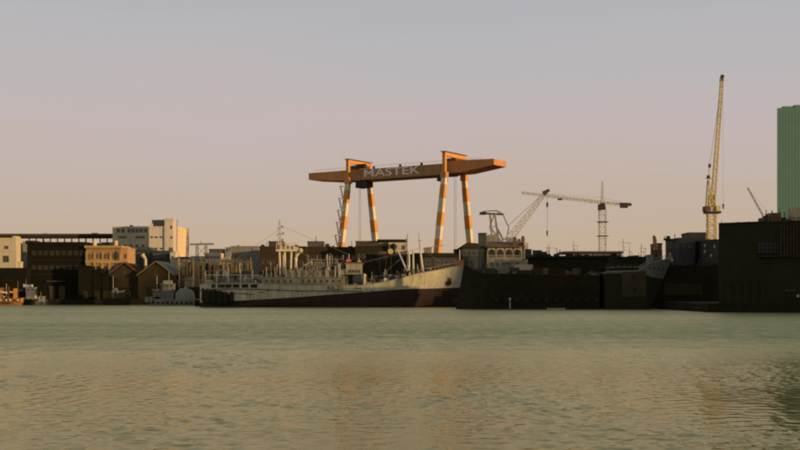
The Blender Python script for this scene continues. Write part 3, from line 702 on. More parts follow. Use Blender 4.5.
def rack():
    D = 346; T = thing('drying_rack', 'rickety timber pole rack hung with nets behind ship stern', 'rack', base(210, D))
    k = 0
    for row, dy in ((0, 0), (1, 4)):
        for i in range(27):
            px = 176+i*2.9+random.uniform(-.7, .7); top = random.uniform(257.5, 262)
            h = Z(top, D)
            MB().beam((X(px, D), D+dy, GZ), (X(px+random.uniform(-1, 1), D), D+dy, h), random.uniform(.13, .26)).build('pole', random.choice(['wood', 'wood', 'wood', 'beige']), T)
    for py in (262, 271, 280):
        for dy in (0, 4): MB().beam((X(175, D), D+dy-.2, Z(py, D)), (X(252, D), D+dy-.2, Z(py-.4, D)), .16).build('rail', 'wood', T)
    MB().box(X(175, D), X(252, D), D-1.2, D-.8, GZ, Z(287, D)).build('base_wall', 'black', T)
    for i in range(16):
        px = 178+i*4.6; w = random.uniform(1.0, 1.7); z1 = Z(random.uniform(262, 266), D); z0 = Z(random.uniform(274, 284), D); x = X(px, D)
        V = []; fs = []; n = 5; y0 = D+random.choice([.6, 2, 3.2])
        for a in range(n+1):
            for b in range(5):
                f = a/n; V.append((x+(b/4-.5)*w*(1+.25*math.sin(a*1.3+i)), y0+.25*math.sin(b*2+i), z1+(z0-z1)*f+(.5*math.sin(b*1.7+i) if a == n else 0)))
                V.append((V[-1][0], y0+.25*math.sin(b*2+i)+.18, V[-1][2]))
        idx = lambda a, b, c: (a*5+b)*2+c
        for a in range(n):
            for b in range(4):
                fs.append((idx(a, b, 0), idx(a+1, b, 0), idx(a+1, b+1, 0), idx(a, b+1, 0)))
                fs.append((idx(a, b, 1), idx(a, b+1, 1), idx(a+1, b+1, 1), idx(a+1, b, 1)))
            fs.append((idx(a, 0, 0), idx(a, 0, 1), idx(a+1, 0, 1), idx(a+1, 0, 0))); fs.append((idx(a, 4, 0), idx(a+1, 4, 0), idx(a+1, 4, 1), idx(a, 4, 1)))
        MB().add(V, fs).build('hanging_net', random.choice(['net', 'net', 'wood', 'olive', 'dark_green']), T)
rack()

# ------------------------------------------------------------------ ships and boats
def interp(xs, vs, x): return float(np.interp(x, xs, vs))
def loft(stations, rows):
    """stations: list of x; rows: function(x)-> list of (y offset, z, dx) on one side; returns port+starboard skins"""
    V = []; fs = []; n = len(rows(stations[0]))
    for sgn in (-1, 1):
        o = len(V)
        for x in stations:
            for hy, z, dx in rows(x): V.append((x+dx, sgn*hy, z))
        for i in range(len(stations)-1):
            for k in range(n-1):
                a = o+i*n+k; f = (a, a+n, a+n+1, a+1); fs.append(f if sgn < 0 else f[::-1])
    return V, fs
def big_ship():
    D = 287.0; YC = 293.0; B = 6.0
    x0, x1 = X(198, D), X(465, D)
    T = thing('fishing_ship', 'long weathered grey fishing ship with dark red bottom moored at the quay', 'ship', (X(330, D), YC, 0))
    px = lambda x: x*F/D+CX
    def sheer(x): return interp([198, 206, 230, 262, 300, 340, 362, 385, 400, 415, 440, 465], [6.0, 6.3, 6.4, 6.3, 5.9, 5.85, 5.7, 6.6, 7.5, 8.6, 9.8, 11.2], px(x))
    def paint(x): return interp([198, 250, 300, 350, 400, 440, 470], [1.2, 1.9, 2.7, 3.7, 4.7, 5.0, 5.2], px(x))
    def half(x, z):                       # half breadth: round stern, fine bow with flare
        f = (x-x0)/(x1-x0); zz = max(0, min(1, z/10))
        bow = max(0, (f-(.66+.06*zz))/(.34-.06*zz)); stern = max(0, (.10-f)/.10)
        b = B*(1-min(1, bow)**(1.7+.9*zz))*(1-.45*stern**2)
        if z < 1: b *= .93
        return max(.06, b)
    # stem rake: the forward stations lean outwards with height
    def rake(x, z): f = max(0, ((x-x0)/(x1-x0)-.90)/.10); return f*((z-11.2)*.17)
    st = [x0+(x1-x0)*f for f in list(np.linspace(0, .08, 5))+list(np.linspace(.14, .66, 14))+list(np.linspace(.70, .94, 12))+list(np.linspace(.955, 1, 6))]
    def upper(x):
        a, b = paint(x), sheer(x); return [(half(x, z), z, rake(x, z)) for z in (a+(b-a)*k/5 for k in range(6))]
    def lower(x):
        b = paint(x); return [(.3*half(x, 0), -3, rake(x, 0))]+[(half(x, z), z, rake(x, z)) for z in (-1.5, 0, b*.5, b)]
    def mk(rows, name, m, parent=T):
        V, fs = loft(st, rows); V = [(a, b+YC, c) for a, b, c in V]; n = len(rows(st[0]))
        h = len(V)//2                      # transom and stem closers
        for k in range(n-1):
            fs.append((k, k+1, h+k+1, h+k)); e = (len(st)-1)*n; fs.append((e+k, h+e+k, h+e+k+1, e+k+1))
        return MB().add(V, fs).build(name, m, parent)
    hull = mk(upper, 'hull', 'hull_grey'); mk(lower, 'hull_bottom', 'hull_red')
    # deck just under the rail
    V = []; fs = []
    for x in st:
        z = sheer(x)-.95; V += [(x+rake(x, z), YC-half(x, z)+.02, z), (x+rake(x, z), YC+half(x, z)-.02, z)]
    for i in range(len(st)-1): fs.append((2*i, 2*i+2, 2*i+3, 2*i+1))
    MB().add(V, fs).build('deck', 'deck', T)
    # rail capping along both sides
    for sg in (-1, 1):
        c = MB()
        for a, b in zip(st[:-1], st[1:]):
            pa = (a+rake(a, sheer(a)), YC+sg*half(a, sheer(a)), sheer(a)+.06); pb = (b+rake(b, sheer(b)), YC+sg*half(b, sheer(b)), sheer(b)+.06)
            c.beam(pa, pb, .3, .16)
        c.build('rail_cap', 'ship_white', T)
    ys = YC-B
    def side(px, py, dy=0): return (X(px, D), ys+dy, Z(py, D))
    # rubbing strake
    r = MB()
    for a, b in zip(st[:-1], st[1:]):
        za, zb = sheer(a)-1.6, sheer(b)-1.6
        if px(b) < 372: r.beam((a, YC-half(a, za)-.06, za), (b, YC-half(b, zb)-.06, zb), .22, .2)
    r.build('rubbing_strake', 'rust', T)
    # freeing ports in the after bulwark, set as dark recesses with rims
    for p in (214.5, 221, 228, 236, 245, 254):
        x, z = X(p, D), 5.55; y = YC-half(x, z)
        o = MB().box(x-.85, x+.85, y-.05, y+.05, z-.45, z+.45).build('deck_opening', 'dark', T)
        MB().box(x-.95, x+.95, y-.09, y-.051, z+.45, z+.55).build('rim', 'ship_white', o)
    for p in (268, 278, 288, 300, 312, 372):
        x = X(p, D); z = 4.3; y = YC-half(x, z); MB().tube((x, y+.02, z), (x, y-.05, z), .2, 8).build('porthole', 'dark', T)
    for p, z, s in ((241, 3.6, 1.6), (250, 3.4, 1.1), (262, 3.9, .8), (358, 5.0, .9)):
        x = X(p, D); y = YC-half(x, z); MB().box(x-s, x+s, y-.04, y+.03, z-.12, z+.10).build('rust_patch', 'rust', T)
    # large fenders hung at the stern quarter
    for p, z, h in ((208, 2.6, 2.6), (214, 3.0, 3.2), (220, 2.7, 3.4), (226, 2.5, 2.9), (232, 2.8, 2.4)):
        x = X(p, D); y = YC-half(x, z)-.55
        f = MB().tube((x, y, z-h/2), (x, y, z+h/2), .55, 10); f.build('fender', 'dark', T); 
        MB().tube((x, y, z+h/2), (x, y+.5, 6.3), .05, 5).build('fender_rope', 'steel_grey', T)
    V = []; fs = []; n, m = 14, 8         # dark heap of netting hung over the stern quarter
    for i in range(n+1):
        for k in range(m+1):
            f, g = i/n, k/m; x = X(199+34*f, D); z = .6+(4.9-2.2*f)*g+.25*math.sin(i*1.9+k)
            bul = math.sin(math.pi*min(1, max(0, f)))**.5*math.sin(math.pi*g)**.6
            V.append((x, YC-half(x, z)+.12-bul*(.7+.25*math.sin(i*2.3+k*1.7)), z))
    for i in range(n):
        for k in range(m): a = i*(m+1)+k; fs.append((a, a+m+1, a+m+2, a+1))
    MB().add(V, fs).build('hanging_net', 'dark', T, smooth=True)
    # name on the side
    x = X(335.5, D); zc = 5.0; y = YC-half(x, zc)-.03
    text('HL.21', 1.55, 'letters_dark', 'lettering', hull, Matrix(((1.15,0,0,x),(0,0,-1,y),(0,1,0,zc),(0,0,0,1))), .02)
    # superstructure
    def house(p0, p1, py0, py1, m, name='deckhouse', b=4.6, par=T, roof=True):
        o = MB().box(X(p0, D), X(p1, D), YC-b, YC+b, Z(py1, D), Z(py0, D)).build(name, m, par)
        if roof: MB().box(X(p0, D)-.35, X(p1, D)+.35, YC-b-.4, YC+b+.4, Z(py0, D), Z(py0, D)+.14).build('deck_edge', 'ship_white', o)
        return o
    h1 = house(262, 345, 277.5, 289, 'ship_white', b=4.9)
    h2 = house(286, 345, 270.5, 276.9, 'ship_white', b=4.2)
    h3 = house(304, 343, 265.4, 269.9, 'ship_grey', b=3.4)
    wh = house(345.5, 361, 263.5, 287, 'ship_white', 'wheelhouse', 4.4)
    MB().box(X(343, D), X(363, D), YC-4.9, YC+4.9, Z(262.6, D), Z(261.8, D)).build('wheelhouse_roof', 'dark', T)
    for k in range(13):
        if k in (5,): continue
        x = X(266+k*6.1, D); window(T, x, YC-4.9, Z(281, D), .62, .7, frame='ship_white', mull=0)
    for k in range(8): window(T, X(291+k*6.5, D), YC-4.2, Z(273.6, D), .65, .65, frame='ship_white', mull=0)
    for p in (349.6, 352.6, 355.6, 358.6): window(T, X(p, D), YC-4.4, Z(271.2, D), .62, .8, frame='ship_white', mull=0)
    for dy in (-3, -1, 1, 3): window(T, X(361, D), YC+dy, Z(270.6, D), 1.3, .9, frame='ship_white', mull=0, side=True)
    MB().box(X(348, D), X(352.5, D), YC-4.46, YC-4.38, Z(285, D), Z(275.5, D)).build('doorway', 'dark', T)
    MB().box(X(354, D), X(361.5, D), YC-5.6, YC-4.41, Z(282.5, D), Z(275, D)).build('side_locker', 'blue', T)
    MB().box(X(346, D), X(363, D), YC-5.6, YC-4.41, Z(275, D), Z(274.3, D)).build('bridge_wing', 'dark', T)
    MB().tube((X(346.4, D), YC-3, Z(261.8, D)), (X(346.4, D), YC-3, Z(259.4, D)), .5, 8).build('vent_cowl', 'red', T)
    MB().beam((X(346.6, D), YC-3, Z(259.6, D)), (X(350.5, D), YC-3, Z(260.6, D)), .7, .7).build('vent_mouth', 'red', T)
    MB().tube((X(348, D), YC, Z(261.8, D)), (X(348, D), YC, Z(253, D)), .1, 6).build('aerial', 'steel_white', T)
    MB().tube((X(358, D), YC+1, Z(261.8, D)), (X(358, D), YC+1, Z(257, D)), .08, 6).build('aerial', 'steel_white', T)
    MB().box(X(357, D), X(360, D), YC-1.4, YC+.2, Z(261.8, D), Z(260.2, D)).build('radar_scanner', 'steel_white', T)
    MB().tube((X(364, D), ys+1, 5.3), (X(364, D), ys+1, Z(275, D)), .38, 8).build('mushroom_vent', 'cream', T)
    MB().sphere((X(364, D), ys+1, Z(275, D)), .55, 8, 5, .7).build('vent_cap', 'cream', T)
    # thicket of lamp posts and aerials above the deckhouses
    for k in range(22):
        p = 306+k*1.72+random.uniform(-.6, .6); yy = YC+random.uniform(-3, 3); tp = random.uniform(252.5, 262.5)
        MB().beam((X(p, D), yy, Z(265.2, D)), (X(p+random.uniform(-.9, .9), D), yy, Z(tp, D)), random.uniform(.11, .24)).build('lamp_post', random.choice(['steel_white', 'ship_white', 'steel_grey']), T)
    for py in (259.5, 263): MB().beam((X(306, D), YC-3, Z(py, D)), (X(342, D), YC-3, Z(py-.5, D)), .1).build('lamp_rail', 'steel_grey', T)
    MB().beam((X(299, D), YC-3.6, Z(268, D)), (X(311, D), YC-3.6, Z(261, D)), .3).build('davit', 'ship_white', T)
    for p in (266, 270, 303, 318, 330, 340):
        MB().tube((X(p, D), YC-3.2, Z(277, D)), (X(p, D), YC-3.2, Z(272.8, D)), .28, 8).build('ventilator', 'ship_white', T)
    # life rafts
    for p in (294, 299): MB().tube((X(p, D), YC-3.7, Z(269.4, D)), (X(p+3.2, D), YC-3.7, Z(269.4, D)), .45, 10).build('life_raft', 'steel_white', T)
    # pillar gantry with crow's nest and lattice mast
    zt = Z(251, D)
    for p, dy in ((279.2, -3.2), (284.4, -3.0), (289.4, -3.2), (294.2, -2.8), (280.5, 3), (292.5, 3)):
        MB().tube((X(p, D), YC+dy, Z(277.4, D)), (X(p+(-1 if p < 286 else .8), D), YC+dy, zt), .30, 8, .26).build('gantry_pillar', 'cream_paint', T)
    MB().box(X(275, D), X(297.5, D), YC-3.8, YC+3.6, zt, zt+.5).build('gantry_platform', 'cream_paint', T)
    MB().box(X(277, D), X(292, D), YC-3.4, YC+2.8, zt+.51, Z(245.2, D)).build('winch_house', 'beige', T)
    MB().beam((X(293, D), YC-3.5, Z(246.5, D)), (X(301.5, D), YC-3.5, Z(250.6, D)), .5).build('arm', 'cream_paint', T)
    MB().beam((X(294, D), YC-3.5, Z(259, D)), (X(299.5, D), YC-3.5, Z(251.5, D)), .32).build('brace', 'cream_paint', T)
    MB().sphere((X(299.5, D), YC-3.5, Z(250.2, D)), .7).build('sheave', 'beige', T)
    for p in (275.5, 280, 284.5, 289, 293.5, 297): MB().beam((X(p, D), YC-3.7, zt+.5), (X(p, D), YC-3.7, Z(242.3, D)), .14).build('stanchion', 'cream_paint', T)
    MB().beam((X(275.5, D), YC-3.7, Z(243, D)), (X(297, D), YC-3.7, Z(243, D)), .14).build('guard_rail', 'cream_paint', T)
    MB().lattice((X(277.8, D), YC-1, zt+.5), (X(277.4, D), YC-1, Z(221, D)), .8, 12, .07, .4).build('lattice_mast', 'steel_white', T)
    for py, w in ((241, 3.2), (234, 3.8), (227.5, 3.0)):
        MB().beam((X(277.5-w, D), YC-1, Z(py, D)), (X(277.5+w, D), YC-1, Z(py-1, D)), .16).build('mast_yard', 'red' if py == 234 else 'steel_white', T)
        MB().box(X(277.5+w-1, D), X(277.5+w+.6, D), YC-1.3, YC-.7, Z(py-1, D), Z(py-3, D)).build('mast_lamp', 'steel_grey', T)
    MB().tube((X(277.4, D), YC-1, Z(222, D)), (X(277.4, D), YC-1, Z(218.5, D)), .06, 5).build('aerial', 'steel_dark', T)
    # after deck clutter
    for p, w, h, m in ((209, 2.2, 1.6, 'ship_grey'), (222, 3, 2.2, 'ship_grey'), (234, 2.4, 1.5, 'olive'), (244, 2.6, 2.4, 'ship_white'), (256, 2, 2.8, 'ship_white')):
        MB().box(X(p, D)-w/2, X(p, D)+w/2, YC-3, YC+2, 5.4, 5.6+h).build('deck_locker', m, T)
    MB().tube((X(228, D), YC-2, 5.9), (X(228, D), YC+2, 5.9), .9, 12).build('winch_drum', 'rust', T)
    for p in (205, 216, 228, 240, 252): MB().tube((X(p, D), YC-5.2, 5.4), (X(p, D), YC-5.2, Z(random.uniform(266, 273), D)), .12, 6).build('net_post', 'steel_white', T)
    MB().beam((X(205, D), YC-5.2, Z(275, D)), (X(258, D), YC-5.2, Z(275, D)), .12).build('net_rail', 'steel_white', T)
    for k in range(38):                    # guard rail along the house deck
        pp = 203+k*3.7
        if pp > 344: break
        MB().beam((X(pp, D), YC-5.7, sheer(X(pp, D))), (X(pp, D), YC-5.7, sheer(X(pp, D))+1.0), .06).build('rail_post', 'ship_white', T)
    # foredeck
    MB().box(X(368, D), X(388, D), YC-3, YC+3, 4.7, 7.6).build('hatch_coaming', 'ship_grey', T)
    MB().box(X(372, D), X(383, D), YC-3.25, YC-2.2, 7.6, 8.4).build('cargo_bundle', 'blue', T)
    MB().box(X(389, D), X(398, D), YC-3.2, YC+3.2, 5.6, 8.6).build('mast_house', 'ship_white', T)
    for p, m, tp, w in ((409.6, 'cream_paint', 250, .30), (413.8, 'steel_white', 248.5, .30)):
        MB().tube((X(p, D), YC-1.5, 6.8), (X(p-.6, D), YC-1.5, Z(tp, D)), w, 8, w*.7).build('samson_post', m, T)
    MB().beam((X(408, D), YC-1.5, Z(250.5, D)), (X(415, D), YC-1.5, Z(249.8, D)), .3).build('cross_tree', 'steel_white', T)
    MB().tube((X(408.4, D), YC-2.2, Z(274, D)), (X(396.6, D), YC-2.6, Z(247.5, D)), .26, 8, .18).build('derrick_boom', 'steel_white', T)
    MB().tube((X(396.6, D), YC-2.6, Z(247.5, D)), (X(409, D), YC-1.5, Z(250.6, D)), .05, 5).build('topping_lift', 'steel_dark', T)
    MB().tube((X(424, D), YC-.5, 8.2), (X(420.2, D), YC-.5, Z(247, D)), .36, 8, .22).build('foremast', 'cream_paint', T)
    MB().tube((X(420.2, D), YC-.5, Z(247.2, D)), (X(418.8, D), YC-.5, Z(231.5, D)), .13, 6, .06).build('topmast', 'steel_grey', T)
    MB().beam((X(417.6, D), YC-.5, Z(239.4, D)), (X(422.6, D), YC-.5, Z(240, D)), .16).build('mast_yard', 'steel_grey', T)
    MB().beam((X(405.5, D), YC, Z(240.6, D)), (X(408, D), YC, Z(234, D)), .2).build('aerial', 'steel_grey', T)
    MB().tube((X(407.4, D), YC, 8.6-2), (X(407.4, D), YC, Z(232, D)), .10, 6, .06).build('aerial', 'steel_grey', T)
    MB().box(X(438, D), X(450, D), YC-1.6, YC+1.6, 9.2, 10.6).build('windlass', 'rust', T)
    for k in range(12):
        x = X(420+k*3.8, D); z = sheer(x); yy = YC-half(x, z)
        MB().beam((x+rake(x, z), yy+.1, z), (x+rake(x, z), yy+.1, z+1.05), .07).build('rail_post', 'ship_white', T)
    a = MB(); 
    for k in range(11):
        xa, xb = X(420+k*3.8, D), X(423.8+k*3.8, D); za, zb = sheer(xa), sheer(xb)
        a.beam((xa+rake(xa, za), YC-half(xa, za)+.1, za+1.05), (xb+rake(xb, zb), YC-half(xb, zb)+.1, zb+1.05), .07)
    a.build('bow_rail', 'ship_white', T)
    # anchor in its pocket, chain, bulb
    x, z = X(449.5, D), Z(284, D); y = YC-half(x, z)
    MB().tube((x, y+.3, z+1.0), (x, y-.18, z+.9), .75, 12).build('hawse_pipe', 'rust', T)
    an = MB().beam((x, y-.45, z+.9), (x, y-.3, z-.2), .4); an.beam((x-.7, y-.35, z+.45), (x+.05, y-.3, z-.3), .5); an.beam((x+.7, y-.35, z+.45), (x-.05, y-.3, z-.3), .5)
    an.build('anchor', 'dark', T)
    xb = X(456, D); MB().sphere((xb, YC, 1.0), 1.5, 10, 6, 1.0).build('bulb', 'hull_red', T)
    # deck gear, pipes and rigging wires all along the ship
    gm = ['ship_white', 'ship_grey', 'steel_white', 'olive', 'dark', 'dark', 'rust', 'wood', 'dark_green', 'steel_grey', 'cream_paint']
    for k in range(84):
        pp = random.choice([random.uniform(203, 262), random.uniform(262, 345), random.uniform(364, 412), random.uniform(364, 412)])
        x = X(pp, D); w, h = random.uniform(.3, 1.3), random.uniform(.4, 1.6)
        z = sheer(x)-.95 if pp < 262 or pp > 346 else (Z(277, D) if pp < 286 else Z(270, D)); yy = YC+random.uniform(-5, -3) if z < 7.4 else YC+random.uniform(-4.1, -3.5)
        if 262 < pp < 346: h *= .7
        MB().box(x-w/2, x+w/2, yy-.4, yy+.4, z-.02, z+h+(.9 if z < 7.4 else 0)).build('deck_gear', random.choice(gm), T)
    for k in range(34):
        x = X(random.uniform(264, 344), D); z = Z(277, D)
        MB().beam((x, YC-4.7, z), (x+random.uniform(-.3, .3), YC-4.6, z+random.uniform(1.2, 4.4)), random.uniform(.07, .2)).build('deck_post', random.choice(['ship_white', 'steel_white', 'cream_paint', 'dark']), T)
    for k in range(44):
        pp = random.choice([random.uniform(203, 275), random.uniform(364, 420)]); x = X(pp, D); z = sheer(x)-.95
        MB().beam((x, YC-random.uniform(1, 5), z), (x+random.uniform(-.7, .7), YC-random.uniform(1, 5), z+random.uniform(2.2, 4.6)), random.uniform(.08, .2)).build('deck_post', random.choice(gm[:5]+['cream_paint']), T)
    for a, c in (((277.6, 224), (348, 254)), ((277.6, 228), (214, 272)), ((420, 247), (452, 268)), ((420, 247.5), (362, 262)), ((409.4, 250.2), (380, 276)), ((296, 250), (318, 262))):
        MB().tube((X(a[0], D), YC-1, Z(a[1], D)), (X(c[0], D), YC-1, Z(c[1], D)), .035, 4).build('rigging_wire', 'steel_grey', T)
    # mooring lines
    for k, (a, b) in enumerate(((( X(460, D), YC+1.5, 10.2), (16.0, 306, GZ+.4)), ((x0+1, YC+3, 6), (x0-3, 306.5, GZ+.4)))):
        MB().tube(a, b, .06, 5).build('mooring_line', 'steel_grey', T)
big_ship()

def boat(name, label, px0, px1, D, free, beam, m_hull, m_house, houses, mast=None, group=None, flip=False, extra=None, m_trim='ship_white'):
    """small craft: lofted hull, gunwale, cabin boxes given as (px0, px1, py_top, half beam)"""
    x0, x1 = X(px0, D), X(px1, D); xc = (x0+x1)/2; L = x1-x0
    T = thing(name, label, 'boat', (xc, D, 0), group)
    def half(f, k): e = (1-f if flip else f); return max(.05, beam/2*(1-max(0, (e-.55)/.45)**2.2)*(.86+.14*min(1, e/.15))*(.72+.28*k))
    def shz(f): e = (1-f if flip else f); return free*(1+.55*max(0, e-.5)**2*4*.6+.12*(1-e))
    st = list(np.linspace(0, 1, 16)); V = []; fs = []
    for sg in (-1, 1):
        o = len(V)
        for f in st:
            e = (1-f if flip else f); lean = (.06*L*max(0, (e-.75)/.25))*(-1 if flip else 1)
            for k in range(5):
                z = -.6+(shz(f)+.6)*k/4; V.append((x0+L*f+lean*(k/4-1), D+sg*half(f, k/4), z))
        for i in range(15):
            for k in range(4):
                a = o+i*5+k; q = (a, a+5, a+6, a+1); fs.append(q if sg < 0 else q[::-1])
    h = 80
    for k in range(4): fs.append((k, k+1, h+k+1, h+k)); fs.append((75+k, h+75+k, h+76+k, 76+k))
    MB().add(V, fs).build('hull', m_hull, T)
    V = []; fs = []
    for f in st: V += [(x0+L*f, D-half(f, 1)+.03, shz(f)-.3), (x0+L*f, D+half(f, 1)-.03, shz(f)-.3)]
    for i in range(15): fs.append((2*i, 2*i+2, 2*i+3, 2*i+1))
    MB().add(V, fs).build('deck', 'deck', T)
    for sg in (-1, 1):
        g = MB()
        for a, b in zip(st[:-1], st[1:]): g.beam((x0+L*a, D+sg*half(a, 1), shz(a)), (x0+L*b, D+sg*half(b, 1), shz(b)), .16, .14)
        g.build('gunwale', m_trim, T)
    for p0, p1, py, hb in houses:
        a, b, z = X(p0, D), X(p1, D), Z(py, D)
        c = MB().box(a, b, D-hb, D+hb, free*.55, z).build('cabin', m_house, T)
        MB().box(a-.25, b+.25, D-hb-.25, D+hb+.25, z, z+.1).build('cabin_roof', m_trim, c)
        n = max(1, int((b-a)/1.1))
        for k in range(n): window(T, a+(b-a)*(k+.5)/n, D-hb, z-.55, min(.55, (b-a)/n*.5), .45, frame=m_house, mull=0)
    if mast:
        for p, py in mast: MB().tube((X(p, D), D, free*.6), (X(p, D), D, Z(py, D)), .08, 6, .05).build('mast', 'steel_white', T)
    if extra: extra(T, D, free)
    return T
def ex_orange(T, D, fr):
    ms = ['boat_orange', 'boat_rust', 'cream', 'dark', 'boat_rust', 'wood', 'red']
    for k in range(20):
        x = X(-19+k*2.15, D); w, h = random.uniform(.3, .9), random.uniform(.3, 1.3)
        MB().box(x-w/2, x+w/2, D-1.7+random.uniform(0, 1.2), D-.2, fr*.6, fr+h).build('fish_crate', random.choice(ms), T)
    MB().tube((X(-14, D), D, Z(288.5, D)), (X(22, D), D, Z(290.4, D)), .1, 6).build('boom', 'wood', T)
    for a, c, m in ((-10, -1, 'boat_orange'), (1, 9, 'cream'), (11, 18, 'boat_orange')): MB().tube((X(a, D), D-1.2, Z(292, D)), (X(c, D), D-1.0, Z(293, D)), .34, 8).build('net_roll', m, T)
    MB().box(X(14.8, D), X(17, D), D-1.2, D+.2, fr*.6, Z(288.5, D)).build('winch', 'boat_orange', T)
    for p in (-17, -9, -2, 10.5, 19.6): MB().tube((X(p, D), D-1.3, fr*.6), (X(p+random.uniform(-.5, .5), D), D-1.3, Z(random.uniform(280, 288), D)), .09, 6).build('lamp_post', 'wood', T)
    for p in (3, 8.6, 12.4, 20): MB().sphere((X(p, D), D-2.1, fr-.1), .36).build('fender', 'cream', T)
    MB().beam((X(-21, D), D-2.05, .75), (X(15, D), D-2.24, .75), .12, .25).build('rubbing_strake', 'dark', T)
boat('fishing_boat', 'orange wooden fishing boat cut by the left edge of the picture', -22, 24.5, 331, 1.7, 4.4, 'boat_rust', 'boat_rust',
     [(-16, -6, 285, 1.3), (-3.5, 2.6, 288, 1.2)], [(-12, 270), (6.4, 283.5)], extra=ex_orange, m_trim='wood')
def ex_white(T, D, fr):
    c = MB().box(X(24.4, D), X(32, D), D-1.1, D+1.1, Z(287, D), Z(284.6, D)); c.build('flying_bridge', 'steel_white', T)
    MB().beam((X(24.5, D), D-1, Z(284.4, D)), (X(33, D), D-1, Z(286.6, D)), .4, .25).build('awning', 'steel_white', T)
    MB().sphere((X(34.6, D), D-1.5, fr+.15), .4).build('fender', 'cream', T)
boat('fishing_boat', 'dark hulled boat with bright white cabin behind orange boat', 22, 39, 336, 1.7, 3.4, 'dark_brown', 'cream',  # cream cabin colour stands in for warm sunlight that is blocked here
     [(27.2, 35.6, 287.6, 1.1)], [(26, 279)], extra=ex_white)
boat('launch', 'tiny white launch lying beside the dark left warehouse', 36, 47.5, 331, 1.1, 2.2, 'ship_grey', 'steel_white', [(39.6, 45, 296.4, .8)], [(41, 291)])
def ex_gold(T, D, fr):
    for p, py, s in ((114.6, 291.5, .5), (117, 289.8, .6), (119, 292, .55), (122.5, 291.8, .4), (124.8, 291.3, .35)):
        MB().sphere((X(p, D), D-1.1, Z(py, D)), s).build('buoy_float', 'cream', T)
        MB().tube((X(p, D), D-1.1, fr*.6), (X(p, D), D-1.1, Z(py, D)), .09, 5).build('float_post', 'wood', T)
boat('fishing_boat', 'dark low boat carrying pale yellow floats before the smaller gabled shed', 106, 131, 334, 1.9, 3.0, 'dark', 'dark_brown', [(126, 129.4, 291.5, .8)], [(113.2, 276)], extra=ex_gold, m_trim='dark_brown')
def ex_grey(T, D, fr):
    V = []; fs = []; n = 10          # humped grey tarpaulin over the after deck
    for i in range(9):
        for k in range(n+1):
            f = i/8; a = math.pi*k/n
            r = 1.0+.08*math.sin(i*2.1+k)
            V.append((X(176.5+17*f, D), D-1.6*math.cos(a)*r, fr*.7+(Z(287.5, D)-fr*.7)*math.sin(a)**.7*r*(.72+.28*math.sin(math.pi*f))))
    for i in range(8):
        for k in range(n): a = i*(n+1)+k; fs.append((a, a+1, a+n+2, a+n+1))
    fs += [tuple(range(n+1)), tuple(reversed(range(8*(n+1), 9*(n+1))))]
    MB().add(V, fs).build('tarpaulin', 'tarp', T)
    MB().box(X(164, D), X(172, D), D-1, D+1, Z(284, D), Z(280.4, D)).build('flying_bridge', 'tarp', T)
    for p in (148, 153, 158.5): MB().box(X(p, D)-.7, X(p, D)+.6, D-1.2, D+.6, fr*.6, fr+.9).build('deck_box', 'tarp', T)
    for k in range(10): MB().tube((X(150+k*4.7, D), D-2.02, .55), (X(150+k*4.7, D), D-2.02, 1.1), .32, 8).build('tyre_fender', 'dark', T)
boat('workboat', 'grey workboat with humped tarpaulin in front of teal roofed shed', 145, 198, 324, 1.7, 3.8, 'tarp', 'ship_grey',
     [(162, 174.5, 284, 1.3), (153.5, 161.6, 289.5, 1.2)], [(157, 276), (169, 272)], extra=ex_grey, flip=True)

